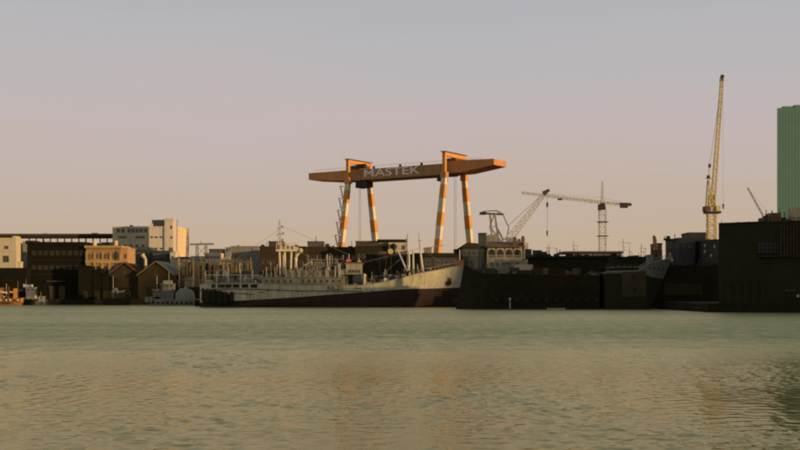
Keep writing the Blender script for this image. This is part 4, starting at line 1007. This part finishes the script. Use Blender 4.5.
# ------------------------------------------------------------------ buildings behind the ship
def yard_row():
    D = 352
    T = thing('yard_hall', 'dark brown shipyard hall behind the pillar gantry of ship', 'building', base(283, D))
    shell(T, 'wall', 'dark_brown', 259.5, 306, 247.2, D, 20, None, .3); winrow(T, [263+k*5.4 for k in range(8)], 262, D, 1.0, 1.4, frame='brown')
    MB().sphere((X(261.5, D), D+3, Z(246.4, D)), .8).build('roof_vent', 'dark', T)
    shell(T, 'roof_room', 'brown', 268.6, 282.5, 241.6, D+2, 7, 247, .15)
    D = 356
    T = thing('yard_hall', 'long low dark hall behind the ship deckhouse and lamp posts', 'building', base(330, D))
    shell(T, 'wall', 'dark_brown', 306.3, 355, 247.8, D, 20, None, .3); winrow(T, [310+k*5.4 for k in range(9)], 258, D, 1.0, 1.4, frame='brown')
    shell(T, 'roof_room', 'brown', 307.5, 323, 241.8, D+2, 7, 247.6, .2); winrow(T, (309.5, 312.8, 316, 319.4), 244.4, D+2, .7, .8, mull=0)
    MB().tube((X(315, D), D+4, Z(241.6, D)), (X(315, D), D+4, Z(235.6, D)), .1, 6).build('flagpole', 'steel_dark', T)
    MB().tube((X(326.5, D), D+4, Z(247.4, D)), (X(326.5, D), D+4, Z(243.2, D)), .9, 10, .6).build('roof_tank', 'dark', T)
    D = 350
    T = thing('yard_office', 'dark office block with thin flat roof behind the ship hatch', 'building', base(378, D))
    shell(T, 'wall', 'dark', 355.2, 388, 246.6, D, 16, None, .2)
    shell(T, 'upper_storey', 'brown', 355.6, 378, 241.4, D+1, 12, 246.5, .15)
    MB().box(X(377, D), X(407, D), D-.5, D+13, Z(241, D), Z(239.4, D)).build('flat_roof', 'dark', T)
    MB().box(X(378.3, D), X(388, D), D+1.2, D+12, Z(246.5, D), Z(241, D)).build('glazed_bay', 'olive', T)
    winrow(T, [359+k*5 for k in range(6)], 256, D, 1.0, 1.3, frame='brown')
    D = 349.4
    T = thing('cream_gable', 'sunlit cream wall house above the derrick boom of ship', 'building', base(398, D))
    shell(T, 'wall', 'cream', 388.4, 407, 242.4, D, 12, None, 0)
    winrow(T, (391.5, 395.5, 403.4), 247.5, D, .9, 1.1)
    MB().tube((X(393.6, D), D-.7, GZ), (X(393.6, D), D-.7, Z(246.5, D)), .5, 8).build('flue', 'dark', T)
    MB().sphere((X(393.6, D), D-.7, Z(245.8, D)), .8).build('flue_cap', 'dark', T)
    D = 326
    T = thing('dark_store', 'low dark store under the sunlit cream wall house', 'building', base(396, D))
    shell(T, 'wall', 'dark', 366, 420, 254.5, D, 8, None, .15); winrow(T, (371, 377, 383, 399, 405, 411, 417), 261, D, .9, 1.0, frame='dark_brown', pane='glass_dull')
    D = 318
    T = thing('yard_machine', 'yellowed deck machine with round drum beside derrick boom', 'machine', base(388, D))
    MB().tube((X(390.5, D), D-.5, Z(251.5, D)), (X(390.5, D), D+1.5, Z(251.5, D)), .8, 12).build('drum', 'yellow', T)
    MB().box(X(379, D), X(386.5, D), D-.8, D+1.4, Z(254, D), Z(251.5, D)).build('housing', 'wood', T)
    for p in (379.6, 386, 391): MB().beam((X(p, D), D, GZ), (X(p, D), D, Z(252.6, D)), .35).build('leg', 'steel_dark', T)
    MB().box(X(376, D), X(396, D), D-1.2, D+1.8, Z(255.4, D), Z(254.1, D)).build('platform', 'steel_dark', T)
    D = 338
    T = thing('grey_workshop', 'dark grey workshop with a row of windows behind the bow', 'building', base(436, D))
    shell(T, 'wall', 'slate', 408.2, 458, 256.2, D, 14, None, 0)
    MB().prism([(X(407, D), Z(256.4, D)), (X(459.4, D), Z(256.4, D)), (X(455, D), Z(253, D)), (X(414, D), Z(253, D))], D-.6, D+14.5).build('roof', 'dark', T)
    winrow(T, (413, 420, 428, 437.5, 446, 453), 262.4, D, 1.5, 1.3, frame='grey_green')
    for p in (430, 446): MB().sphere((X(p, D), D-.7, Z(269, D)), .28).build('wall_lamp', 'cream', T)
    shell(T, 'roof_room', 'olive', 424, 431.5, 248, D+5, 5, 253.4, .15)
    MB().beam((X(427, D), D+6, Z(246.9, D)), (X(444, D), D+6, Z(244.6, D)), .18).build('roof_spar', 'steel_grey', T)
    D = 312
    T = thing('container', 'bright orange container just above the ship bow', 'container', base(459.5, D))
    MB().box(X(454.8, D), X(464, D), D, D+2.4, Z(265.2, D), Z(260, D)).build('box', 'boat_orange', T)
    for k in range(9): MB().box(X(455.3+k, D)-.05, X(455.3+k, D)+.05, D-.05, D-.001, Z(265, D), Z(260.2, D)).build('rib', 'boat_orange', T)
    for p in (455.4, 463.4): MB().box(X(p, D)-.15, X(p, D)+.15, D+.2, D+2.2, GZ, Z(265.3, D)).build('trestle_leg', 'steel_dark', T)
    MB().box(X(452, D), X(474, D), D+2.6, D+9, GZ, Z(263, D)).build('yard_wall', 'olive', T)
    D = 342
    T = thing('hip_roof_house', 'dark hipped roof house left of the arcaded building', 'building', base(471, D))
    shell(T, 'wall', 'dark_green', 460, 483, 247.6, D, 12, None, 0)
    x0, x1, za, zb = X(458.6, D), X(484.6, D), Z(247.8, D), Z(242.4, D)
    MB().add([(x0, D-.6, za), (x1, D-.6, za), (x1, D+12.6, za), (x0, D+12.6, za), (x0+2.6, D+5, zb), (x1-2, D+5, zb), (x1-2, D+7, zb), (x0+2.6, D+7, zb)],
             [(0,1,5,4), (1,2,6,5), (2,3,7,6), (3,0,4,7), (4,5,6,7), (3,2,1,0)]).build('roof', 'dark_brown', T)
    winrow(T, (464, 469, 474, 479), 253, D, 1.1, 1.4, frame='olive')
    shell(T, 'side_hut', 'dark', 453.6, 459.4, 249.4, D+1, 5, None, .1)
yard_row()

def arcade_building():
    D = 306; T = thing('arcaded_building', 'beige building with a row of four arches under brown roof', 'building', base(506, D))
    x0, x1 = X(487, D), X(524, D); z0, z1 = GZ, Z(246.4, D)
    w = MB().box(x0, x1, D+1.4, D+13, z0, z1).build('wall', 'beige', T)
    # front arcade: one bay per arch, openings cut through to the wall behind
    zs, r = Z(253.2, D), 1.05; zb = Z(257.6, D); pxs = (491.8, 500.2, 508.9, 517.3); edges = [x0]+[(X(a, D)+X(b, D))/2 for a, b in zip(pxs[:-1], pxs[1:])]+[x1]
    for k, p in enumerate(pxs):
        xc = X(p, D); a, b = edges[k]+.002, edges[k+1]-.002; n = 10; y = D
        arc = [(xc-r, zb), (xc-r, zs)]+[(xc-r*math.cos(math.pi*i/n), zs+r*math.sin(math.pi*i/n)) for i in range(1, n)]+[(xc+r, zs), (xc+r, zb)]
        outer = [(a, zb), (a, zs)]+[(a+(b-a)*i/n, z1-.02) for i in range(1, n)]+[(b, zs), (b, zb)]
        m = len(arc); V = [(q[0], y, q[1]) for q in outer]+[(q[0], y, q[1]) for q in arc]+[(q[0], y+1.4, q[1]) for q in arc]
        fs = []
        for i in range(m-1): fs += [(i, m+i, m+i+1, i+1), (m+i, 2*m+i, 2*m+i+1, m+i+1)]
        bay = MB().add(V, fs); bay.box(a, b, y, y+1.38, Z(261.4, D), zb); bay.build('arch_bay', 'beige', T)
        arch_win(T, xc, D+1.38, zb+.02, 1.25, 2.0, 'pale', dep=.1)
        MB().box(xc-r, xc+r, D+.1, D+.25, zb+.55, zb+.68).build('balustrade', 'pale', T)
        for j in range(6): MB().box(xc-r+.18+j*.34-.05, xc-r+.18+j*.34+.05, D+.12, D+.22, zb, zb+.55).build('baluster', 'pale', T)
    MB().box(x0-.1, x1+.1, D-.12, D-.01, Z(258.6, D), Z(257.7, D)).build('string_course', 'pale', T)
    MB().box(x0-.05, x1+.05, D+.02, D+1.38, GZ, Z(261.5, D)).build('ground_floor', 'beige', T)
    winrow(T, (491.8, 497, 503, 508.9, 517.3), 264.4, D, 1.0, 1.2, frame='pale')
    MB().box(X(503, D), X(511, D), D-1.3, D-.02, Z(262.6, D), Z(258.8, D)).build('balcony', 'beige', T)
    za, zb2 = Z(246.3, D), Z(240.8, D); a, b = x0-.7, x1+.3
    MB().add([(a, D-.8, za), (b, D-.8, za), (b, D+13.6, za), (a, D+13.6, za), (a+2, D+5.5, zb2), (b-.6, D+5.5, zb2), (b-.6, D+8, zb2), (a+2, D+8, zb2)],
             [(0,1,5,4), (1,2,6,5), (2,3,7,6), (3,0,4,7), (4,5,6,7), (3,2,1,0)]).build('roof', 'roof_brown', T)
    MB().box(a, b, D-.95, D-.801, za-.28, za+.12).build('eaves', 'roof_brown', T)
    MB().box(x1+.01, X(528.2, D), D-.3, D+6, GZ, Z(242.6, D)).build('corner_pier', 'pale', T)
    xr = X(519.6, D)
    orn = MB(); 
    for dx, h in ((-1.1, .5), (0, -.1), (1.1, .7)): orn.box(xr+dx-.45, xr+dx+.45, D+1, D+2.2, Z(242.8, D), Z(240, D)+h); orn.sphere((xr+dx, D+1.6, Z(240, D)+h+.15), .42)
    orn.build('roof_ornament', 'roof_brown', T)
    MB().box(xr-1.8, xr+1.8, D+.6, D+2.6, Z(246, D), Z(242.7, D)).build('roof_base', 'roof_brown', T)
    D2 = D-1
    MB().box(X(479.4, D), X(486.6, D), D+.5, D+4.5, GZ, Z(233.6, D)).build('chimney_tower', 'dark_green', T)
    MB().box(X(478.9, D), X(487.1, D), D+.2, D+4.8, Z(233.6, D), Z(232.7, D)).build('tower_cap', 'dark_green', T)
    MB().box(X(488, D), X(497, D), D+8, D+11, Z(241.5, D), Z(234.6, D)).build('roof_tank', 'olive', T)
    D = 292
    T = thing('terrace_wall', 'low pale terrace wall in front of the arcaded building', 'wall', base(512, D))
    MB().box(X(486, D), X(538, D), D, D+.6, GZ, Z(267.5, D)).build('wall', 'grey_green', T)
    MB().box(X(514, D), X(533, D), D-.8, D-.01, GZ, Z(264.6, D)).build('white_panel', 'pale', T)
    for k in range(9): MB().box(X(487+k*6.2, D)-.18, X(487+k*6.2, D)+.18, D-.1, D+.7, Z(267.5, D), Z(264.4, D)).build('pier', 'grey_green', T)
    MB().box(X(486.4, D), X(537, D), D+.1, D+.4, Z(265.4, D), Z(265, D)).build('handrail', 'grey_green', T)
arcade_building()

# ------------------------------------------------------------------ dark middle quay
def black_barge():
    D = 252.5; x0, x1 = X(466, D), X(600, D); B = 5.5; YC = D+B
    T = thing('barge', 'black hulled barge lying ahead of the fishing ship bow', 'barge', ((x0+x1)/2, YC, 0))
    def top(x): f = (x-x0)/(x1-x0); return 8.3+2.2*max(0, (.14-f)/.14)**1.5-.5*f
    st = list(np.linspace(x0, x0+8, 8))+list(np.linspace(x0+11, x1, 14))
    def rows(x):
        f = max(0, 1-(x-x0)/9.0); o = []
        for k in range(6):
            z = -2+(top(x)+2)*k/5; o.append((max(.05, B*(1-f**2.4)*(.9+.1*k/5)), z, -(k/5-1)*-1*f*2.5))
        return o
    V, fs = loft(st, rows); V = [(a, b+YC, c) for a, b, c in V]; h = len(V)//2; n = 6; e = (len(st)-1)*n
    for k in range(5): fs += [(k, k+1, h+k+1, h+k), (e+k, h+e+k, h+e+k+1, e+k+1)]
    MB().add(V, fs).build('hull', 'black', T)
    V = []; fs = []
    for x in st: r = rows(x)[-1]; V += [(x, YC-r[0], top(x)-.6), (x, YC+r[0], top(x)-.6)]
    for i in range(len(st)-1): fs.append((2*i, 2*i+2, 2*i+3, 2*i+1))
    MB().add(V, fs).build('deck', 'deck', T)
    g = MB()
    for a, b in zip(st[:-1], st[1:]): g.beam((a, YC-rows(a)[-1][0], top(a)), (b, YC-rows(b)[-1][0], top(b)), .25, .2)
    g.build('gunwale', 'dark_brown', T)
    for k in range(11): MB().tube((x0+7+k*2.3, YC-B-.25, 2.2), (x0+7+k*2.3, YC-B-.02, 2.2), .55, 12).build('tyre_fender', 'dark', T)
    for p, w, hh, m in ((484, 3, 1.4, 'dark_green'), (494, 2, 1.0, 'olive'), (504, 3.4, 1.2, 'olive'), (516, 2.2, 1.6, 'slate'), (528, 3, 1.0, 'dark_brown'), (541, 2.5, 1.5, 'dark_brown'), (560, 4, 1.3, 'dark')):
        MB().box(X(p, D)-w/2, X(p, D)+w/2, YC-2.5, YC+1.5, 7.4, 8.1+hh).build('deck_locker', m, T)
    for p in (471, 476, 482): MB().tube((X(p, D), YC, 8), (X(p, D), YC, Z(random.uniform(253, 259), D)), .12, 6).build('post', 'olive', T)
black_barge()

def middle_quay():
    D = 291
    T = thing('dark_shed', 'long low black shed along the middle of the quay', 'shed', base(575, D))
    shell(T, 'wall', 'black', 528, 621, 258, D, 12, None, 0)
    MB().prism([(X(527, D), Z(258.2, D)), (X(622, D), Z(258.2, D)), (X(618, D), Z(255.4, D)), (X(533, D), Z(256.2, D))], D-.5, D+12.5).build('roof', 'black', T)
    for k in range(8): MB().box(X(533+k*11, D), X(540+k*11, D), D-.1, D-.01, GZ, Z(278, D)).build('shutter_door', 'dark_brown', T)
    for p, w, hh in ((530, 1.6, 1.8), (537, 1.2, 1.5), (541.5, 1.0, 1.5), (546, 1.3, 1.1)): MB().box(X(p, D)-w/2, X(p, D)+w/2, D+3, D+5, Z(256.6, D), Z(255.4, D)+hh).build('roof_vent', 'dark_green', T)
    D = 330
    T = thing('olive_hall', 'flat olive roofed hall at the foot of tower crane', 'building', base(592, D))
    shell(T, 'wall', 'olive', 566, 622, 253.2, D, 14, None, 0)
    MB().box(X(563.5, D), X(623, D), D-.8, D+15, Z(253.1, D), Z(251.3, D)).build('roof', 'dark_green', T)
    winrow(T, [570+k*6 for k in range(9)], 257.6, D, 1.1, .9)
    D = 266
    T = thing('dark_dock_house', 'black dock house with a dull brown panel wall beside grey ship', 'building', base(640, D))
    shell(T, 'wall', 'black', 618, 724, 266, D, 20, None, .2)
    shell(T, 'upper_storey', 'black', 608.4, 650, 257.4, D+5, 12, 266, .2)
    MB().box(X(622.4, D), X(646.8, D), D-.16, D-.01, Z(297, D), Z(270.6, D)).build('panel_wall', 'door_brown', T)
    for px, py in ((634, 276.5), (634, 290)): MB().box(X(px, D)-.5, X(px, D)+.5, D-.22, D-.161, Z(py, D)-.6, Z(py, D)+.6).build('hatch', 'dark_brown', T)
    MB().box(X(609, D), X(614.5, D), D+1, D+1.2, Z(297, D), Z(287, D)).build('side_panel', 'door_brown', T)
    for k in range(5): MB().box(X(622.4+k*6, D)-.05, X(622.4+k*6, D)+.05, D-.2, D-.161, Z(297, D), Z(270.6, D)).build('panel_joint', 'dark', T)
    MB().box(X(664, D), X(702, D), D-.14, D-.01, Z(295, D), Z(283.5, D)).build('panel_wall', 'dark_brown', T)
    D = 300
    T = thing('brown_block', 'small dark brown block behind the mast of grey ship', 'building', base(657, D)); shell(T, 'wall', 'brown', 650.5, 662, 243.6, D, 8, None, .15); winrow(T, (653.4, 658.6), 248, D, .9, 1.1)
    D = 297
    T = thing('slate_block', 'flat slate blue block left of the yellow crane', 'building', base(680, D)); shell(T, 'wall', 'slate', 665.5, 695, 238.4, D, 14, None, .2); winrow(T, (670, 677, 684, 690), 246, D, 1.1, 1.3, frame='slate'); shell(T, 'penthouse', 'slate', 681.5, 706, 233, D+4, 8, None, .2)
    D = 290
    T = thing('slate_block', 'dull slate block at the foot of yellow crane', 'building', base(706, D)); shell(T, 'wall', 'slate', 695.4, 719, 240, D, 12, None, .2)
    for px, py in ((704.6, 244), (704.6, 250), (711, 254), (714.4, 245)): MB().box(X(px, D)-.16, X(px, D)+.16, D-.12, D-.01, Z(py+3, D), Z(py, D)).build('wall_pipe', 'yellow', T)
middle_quay()

def grey_ship():
    D = 250.5; YC = 255.5; B = 4.6; x0, x1 = X(606, D), X(677.5, D)
    T = thing('grey_ship', 'grey ship with raised bow and red brown mast at dark dock', 'ship', (X(645, D), YC, 0))
    px = lambda x: x*F/D+CX
    def sheer(x): return interp([606, 640, 650, 660, 678], [8.6, 8.8, 10.6, 11.0, 12.0], px(x))
    def line(x): return interp([606, 640, 656, 678], [8.2, 8.3, 7.4, 7.0], px(x))
    def half(x, z):
        f = (x-x0)/(x1-x0); b = max(0, (f-.60)/.40); return max(.05, B*(1-b**(1.5+z*.12)))
    def rake(x, z): f = max(0, ((x-x0)/(x1-x0)-.55)/.45); return f*(z-12)*.42
    st = list(np.linspace(x0, x0+(x1-x0)*.55, 8))+list(np.linspace(x0+(x1-x0)*.62, x1, 12))
    def mk(lo, hi, n, name, m):
        rows = lambda x: [(half(x, z), z, rake(x, z)) for z in (lo(x)+(hi(x)-lo(x))*k/n for k in range(n+1))]
        V, fs = loft(st, rows); V = [(a, b+YC, c) for a, b, c in V]; h = len(V)//2; e = (len(st)-1)*(n+1)
        for k in range(n): fs += [(k, k+1, h+k+1, h+k), (e+k, h+e+k, h+e+k+1, e+k+1)]
        return MB().add(V, fs).build(name, m, T)
    mk(line, sheer, 4, 'upper_hull', 'ship_grey'); mk(lambda x: -2, line, 4, 'hull', 'dark')
    V = []; fs = []
    for x in st: z = sheer(x)-.5; V += [(x+rake(x, z), YC-half(x, z)+.02, z), (x+rake(x, z), YC+half(x, z)-.02, z)]
    for i in range(len(st)-1): fs.append((2*i, 2*i+2, 2*i+3, 2*i+1))
    MB().add(V, fs).build('deck', 'deck', T)
    g = MB(); r = MB()
    for a, b in zip(st[:-1], st[1:]):
        for o, dz, w in ((g, .05, .28), (r, .95, .09)):
            za, zb = sheer(a), sheer(b)
            o.beam((a+rake(a, za), YC-half(a, za), za+dz), (b+rake(b, zb), YC-half(b, zb), zb+dz), w, w*.8)
    g.build('gunwale', 'steel_grey', T); r.build('bow_rail', 'steel_grey', T)
    for x in st[8:]: z = sheer(x); MB().beam((x+rake(x, z), YC-half(x, z), z), (x+rake(x, z), YC-half(x, z), z+.95), .08).build('rail_post', 'steel_grey', T)
    for p in (650, 655, 660, 665): x = X(p, D); z = 9.4; y = YC-half(x, z); MB().tube((x, y+.05, z), (x, y-.06, z), .2, 8).build('porthole', 'dark', T)
    MB().box(X(612, D), X(640, D), YC-3.2, YC+3.2, 8, 10.6).build('deckhouse', 'dark', T)
    for p in (614, 620, 626, 632, 637): window(T, X(p, D), YC-3.2, 9.8, .6, .5, frame='dark_brown', mull=0)
    MB().box(X(622.5, D), X(646.5, D), YC-B-.06, YC-B+.02, Z(296.5, D), Z(271, D)).build('primer_panel', 'primer', T)
    for px_, py in ((634, 277), (635, 290)): MB().box(X(px_, D)-.45, X(px_, D)+.45, YC-B-.1, YC-B-.061, Z(py, D)-.5, Z(py, D)+.5).build('hull_patch', 'dark_brown', T)
    MB().sphere((X(676, D), YC-.8, 11.3), .4).build('lamp', 'yellow', T)
    MB().tube((X(674.5, D), YC-.6, 11.5), (X(674.5, D), YC-.6, 13.2), .1, 6).build('lamp_post', 'yellow', T)
    MB().lattice((X(661, D), YC, 10.4), (X(659.5, D), YC, Z(236, D)), 1.0, 7, .14, .4).build('mast', 'rust', T)
    for py, w in ((250, 3.4), (244.5, 2.6), (240, 1.6)): MB().beam((X(660.4-w, D), YC, Z(py, D)), (X(660.4+w, D), YC, Z(py-.6, D)), .3).build('mast_yard', 'rust', T)
    MB().sphere((X(659.2, D), YC, Z(236, D)), .4).build('mast_lamp', 'rust', T)
    MB().box(X(662.5, D), X(666.5, D), YC-1, YC+1, 10.6, Z(249, D)).build('mast_house', 'rust', T)
    MB().box(X(652, D), X(657, D), YC-1.4, YC+1.4, 10.2, Z(254, D)).build('winch', 'ship_grey', T)
grey_ship()

def aerials():
    for px, D, top, arms, lab in ((547, 360, 247, ((551, 2),), 'thin aerial pole just right of the hanging crane hook'),
                              (549, 372, 243.6, ((546, 8),), 'aerial pole with one long arm by the hook'),
                              (573.6, 380, 241.5, ((570, 5), (576, 2)), 'aerial mast with crossed arms left of tower crane'),
                              (623, 345, 238.5, ((627, 8), (624, 2)), 'bracketed aerial mast just right of tower crane'),
                              (629.5, 345, 247.6, ((632, 3),), 'short forked pole between two aerial masts'),
                              (641.4, 340, 244, ((645, 5), (638, 3)), 'aerial mast with slanted arm left of grey ship')):
        x = X(px, D); T = thing('aerial_mast', lab, 'aerial', (x, D, GZ), 'aerial masts on the skyline')
        MB().tube((x, D, GZ), (x, D, Z(top, D)), .17, 6, .09).build('pole', 'steel_grey', T)
        for k, (ap, ln) in enumerate(arms):
            z = Z(top+4+k*3.5, D); MB().beam((X(px-ln*.45, D), D, z), (X(px+ln, D), D, z-.2), .13).build('cross_arm', 'steel_grey', T)
            MB().beam((X(px+ln*.8, D), D, z-.2), (X(px+ln*.8, D), D, z-1.8), .1).build('dropper', 'steel_grey', T)
aerials()

def roof_clutter(T, p0, p1, pyf, D, n, hmax, y0=1.5, y1=6):
    for k in range(n):                      # vents, tanks, pipes and crates breaking the roofline
        px = random.uniform(p0, p1); x = X(px, D); z = Z(pyf, D); y = D+random.uniform(y0, y1); r = random.random()
        w, h = random.uniform(.3, 1.5), random.uniform(.25, 1)**1.6*hmax
        m = random.choice(['black', 'dark', 'dark_brown', 'dark', 'dark_green'])
        if r < .5: MB().box(x-w/2, x+w/2, y-.5, y+.5, z-.3, z+h*.7).build('roof_box', m, T)
        elif r < .75: MB().tube((x, y, z-.3), (x+random.uniform(-.3, .3), y, z+h*1.7), random.uniform(.05, .13), 6).build('roof_pipe', m, T)
        else: MB().tube((x, y, z-.3), (x, y, z+h*.8), w*.45, 8, w*.38).build('roof_tank', m, T)
def clutter_all():
    find = lambda s: next(o for o in bpy.data.objects if o.parent is None and o.get('label') == s)
    roof_clutter(find('long low black shed along the middle of the quay'), 530, 618, 256.2, 291, 46, 1.5)
    roof_clutter(find('black dock house with a dull brown panel wall beside grey ship'), 652, 722, 266, 266, 30, 1.6)
    roof_clutter(find('black dock house with a dull brown panel wall beside grey ship'), 612, 650, 257.4, 271, 16, 1.3)
    roof_clutter(find('flat slate blue block left of the yellow crane'), 668, 694, 238.4, 297, 8, 1.2)
    roof_clutter(find('large black dock building filling the right edge'), 724, 762, 223.2, 221, 9, .7, 1, 4)
    roof_clutter(find('large black dock building filling the right edge'), 766, 812, 221.6, 219, 22, 2.0, 1, 4)
    roof_clutter(find('large dark brown warehouse on the left quay with faint windows'), 30, 84, 243, 348, 16, 1.1)
    roof_clutter(find('dark brown shipyard hall behind the pillar gantry of ship'), 262, 305, 247, 354, 14, 1.2)
    roof_clutter(find('long low dark hall behind the ship deckhouse and lamp posts'), 324, 354, 247.6, 358, 14, 1.3)
    T = find('black hulled barge lying ahead of the fishing ship bow')
    for k in range(44):
        x = X(random.uniform(478, 598), 256); w, h = random.uniform(.3, 1.6), random.uniform(.3, 1.7)
        MB().box(x-w/2, x+w/2, 254+random.uniform(0, 6), 255+random.uniform(5.2, 6.5), 7.3, 7.9+h).build('deck_gear', random.choice(['black', 'dark', 'dark_brown', 'olive', 'dark_green', 'rust']), T)
    for k in range(10):                     # ladders and plate seams on the barge side
        x = X(482+k*11.6, 252.5); MB().box(x-.04, x+.04, 252.36, 252.44, .2, 7.2).build('plate_seam', 'dark_brown', T)
    for zz in (2.6, 5.2): MB().box(X(492, 252.5), X(599, 252.5), 252.36, 252.43, zz-.05, zz+.05).build('rubbing_strake', 'dark_brown', T)

# ------------------------------------------------------------------ right side
def right_block():
    D = 218; T = thing('dark_dock_building', 'large black dock building filling the right edge', 'building', base(800, D))
    xl, xr = X(719.5, D), X(905, D-10)
    zl, zm = Z(224, D), Z(221.4, D-4)
    P = [(xl, D+.6), (X(766, D), D-1.5), (xr, D-9), (xr, D+22), (X(721, D+22), D+22)]
    V = [(x, y, GZ) for x, y in P]+[(x, y, z) for (x, y), z in zip(P, (zl, zm, zm, zm, zl))]
    MB().add(V, [(4,3,2,1,0), (5,6,7,8,9)]+[(k, (k+1) % 5, (k+1) % 5+5, k+5) for k in range(5)]).build('wall', 'dark', T)
    def fy(px): return float(np.interp(X(px, D), [xl, X(766, D), xr], [D+.6, D-1.5, D-9]))
    MB().beam((xl, D+.6, zl+.12), (X(766, D), D-1.5, zm+.12), .4, .24).build('parapet', 'dark', T)
    MB().beam((X(766, D)+.02, D-1.5, zm+.12), (xr, D-9, zm+.12), .4, .24).build('parapet', 'dark_brown', T)
    for i in range(6):
        for j in range(3):
            px = 759.4+i*3.9; y = fy(px)-.12; d = y
            window(T, X(px, d), y, Z(244+j*3.8, d), .5, .5, frame='slate', mull=0)
    MB().box(X(757, D), X(782, D), fy(770)-.9, fy(757)-.02, Z(256.4, 214), Z(255.6, 214)).build('sill', 'slate', T)
    for k in range(10):                    # open timbered bay at the upper right
        px = 781+k*3.2; y = fy(px)-.5
        MB().box(X(px, y)-.14, X(px, y)+.14, y-.15, y+.15, Z(256, y), Z(226, y)).build('bay_post', 'door_brown', T)
    for py in (226, 240, 256): MB().box(X(779.5, 212), X(812, 212), fy(812)-.6, fy(812)-.35, Z(py+.4, 212), Z(py-.4, 212)).build('bay_rail', 'dark_brown', T)
    MB().box(X(768, D), X(777, D), D+2, D+6, zm+.1, Z(216.5, D)).build('roof_room', 'brown', T)
    MB().box(X(773.4, D), X(783, D), D+1, D+5, zm+.1, Z(212.4, D)).build('roof_room', 'rust', T)
    MB().box(X(783.3, D), X(794.8, D), D+2, D+6, zm+.1, Z(218.5, D)).build('roof_room', 'dark_green', T)
    MB().box(X(795, D), X(806, D), D, D+4, zm+.1, Z(207.4, D)).build('roof_room', 'beige', T)
    for px, py in ((764, 216), (770, 212.5), (788, 214)): MB().tube((X(px, D), D+1, zm), (X(px, D), D+1, Z(py, D)), .07, 6).build('roof_pole', 'steel_grey', T)
    r = MB()
    for k in range(12): px = 766+k*4; r.beam((X(px, D), D-.2, zm), (X(px, D), D-.2, zm+1), .06)
    r.beam((X(766, D), D-.2, zm+1), (X(811, D), D-.2, zm+1), .07); r.build('roof_rail', 'steel_dark', T)
    y = fy(790)-.4
    MB().box(X(784.5, y), X(795, y), y-.1, y, Z(291.2, y), Z(289.4, y)).build('sign_board', 'slate', T)
    MB().box(X(788.5, y), X(790, y), y-.1, y, Z(300, y), Z(291.3, y)).build('sign_post', 'dark_brown', T)
    MB().sphere((X(797.5, y), y-.3, Z(296, y)), .3).build('wall_lamp', 'cream', T)
    for k in range(5): MB().box(X(726+k*8, D), X(731+k*8, D), fy(726+k*8)-.35, fy(726+k*8)-.05, GZ, GZ+4.4).build('shutter_door', 'dark', T)
right_block()

def glass_tower():
    D = 620; dp = 36; x0, x1 = X(777.4, D), X(868, D); zt = Z(108, D)
    T = thing('glass_tower', 'tall green glass tower at the right edge', 'tower', base(800, D))
    xb = X(777.9, D+dp)               # the tower's flank runs at an angle to its front
    MB().plan([(x0, D), (x1, D), (x1, D+dp), (xb, D+dp)], GZ, zt).build('curtain_wall', 'glass_green', T)
    n = 30; m = MB()
    for k in range(n+1): x = x0+(x1-x0)*k/n; m.box(x-.2, x+.2, D-.08, D-.001, GZ, zt)
    o = m.build('mullion', 'mullion', T); o['kind'] = 'stuff'
    f = MB(); nf = 26
    for k in range(nf): z = GZ+(zt-GZ)*(k+.5)/nf; f.box(x0, x1+.1, D-.05, D-.002, z-.28, z+.28)
    o = f.build('floor_band', 'mullion', T); o['kind'] = 'stuff'
    for k in range(5): MB().box(x0+k*9.6+(.2 if k else 3.4), x0+k*9.6+8.6, D+.1, D+4, zt, zt+1.0+(k % 2)*.8).build('crown_block', 'mullion', T)
    MB().box(x0+1.4, x1+.3, D-.12, D+4, Z(174, D)-.6, Z(174, D)+.3).build('service_floor', 'mullion', T)
glass_tower()

# ------------------------------------------------------------------ things on the water
def markers():
    D = 246; T = thing('channel_marker', 'small white marker pole standing in water before the barge', 'marker', (X(510, D), D, -1))
    MB().tube((X(510, D), D, -1), (X(510, D), D, Z(299, D)), .11, 8, .08).build('pole', 'steel_white', T)
    MB().sphere((X(510, D), D, Z(299, D)), .26).build('top_mark', 'steel_white', T)
    MB().tube((X(510, D), D, -.2), (X(510, D), D, .35), .4, 10).build('float_collar', 'rust', T)
    D = 247
    for k in range(7):
        px = 548+k*2.7; o = MB().sphere((X(px, D), D, .18), .27, 8, 5, .8).build('float', 'cream', loc=(X(px, D), D, 0))
        tag(o, 'small white float in the line of floats below the black shed', 'float', 'line of white floats')
markers()
clutter_all()
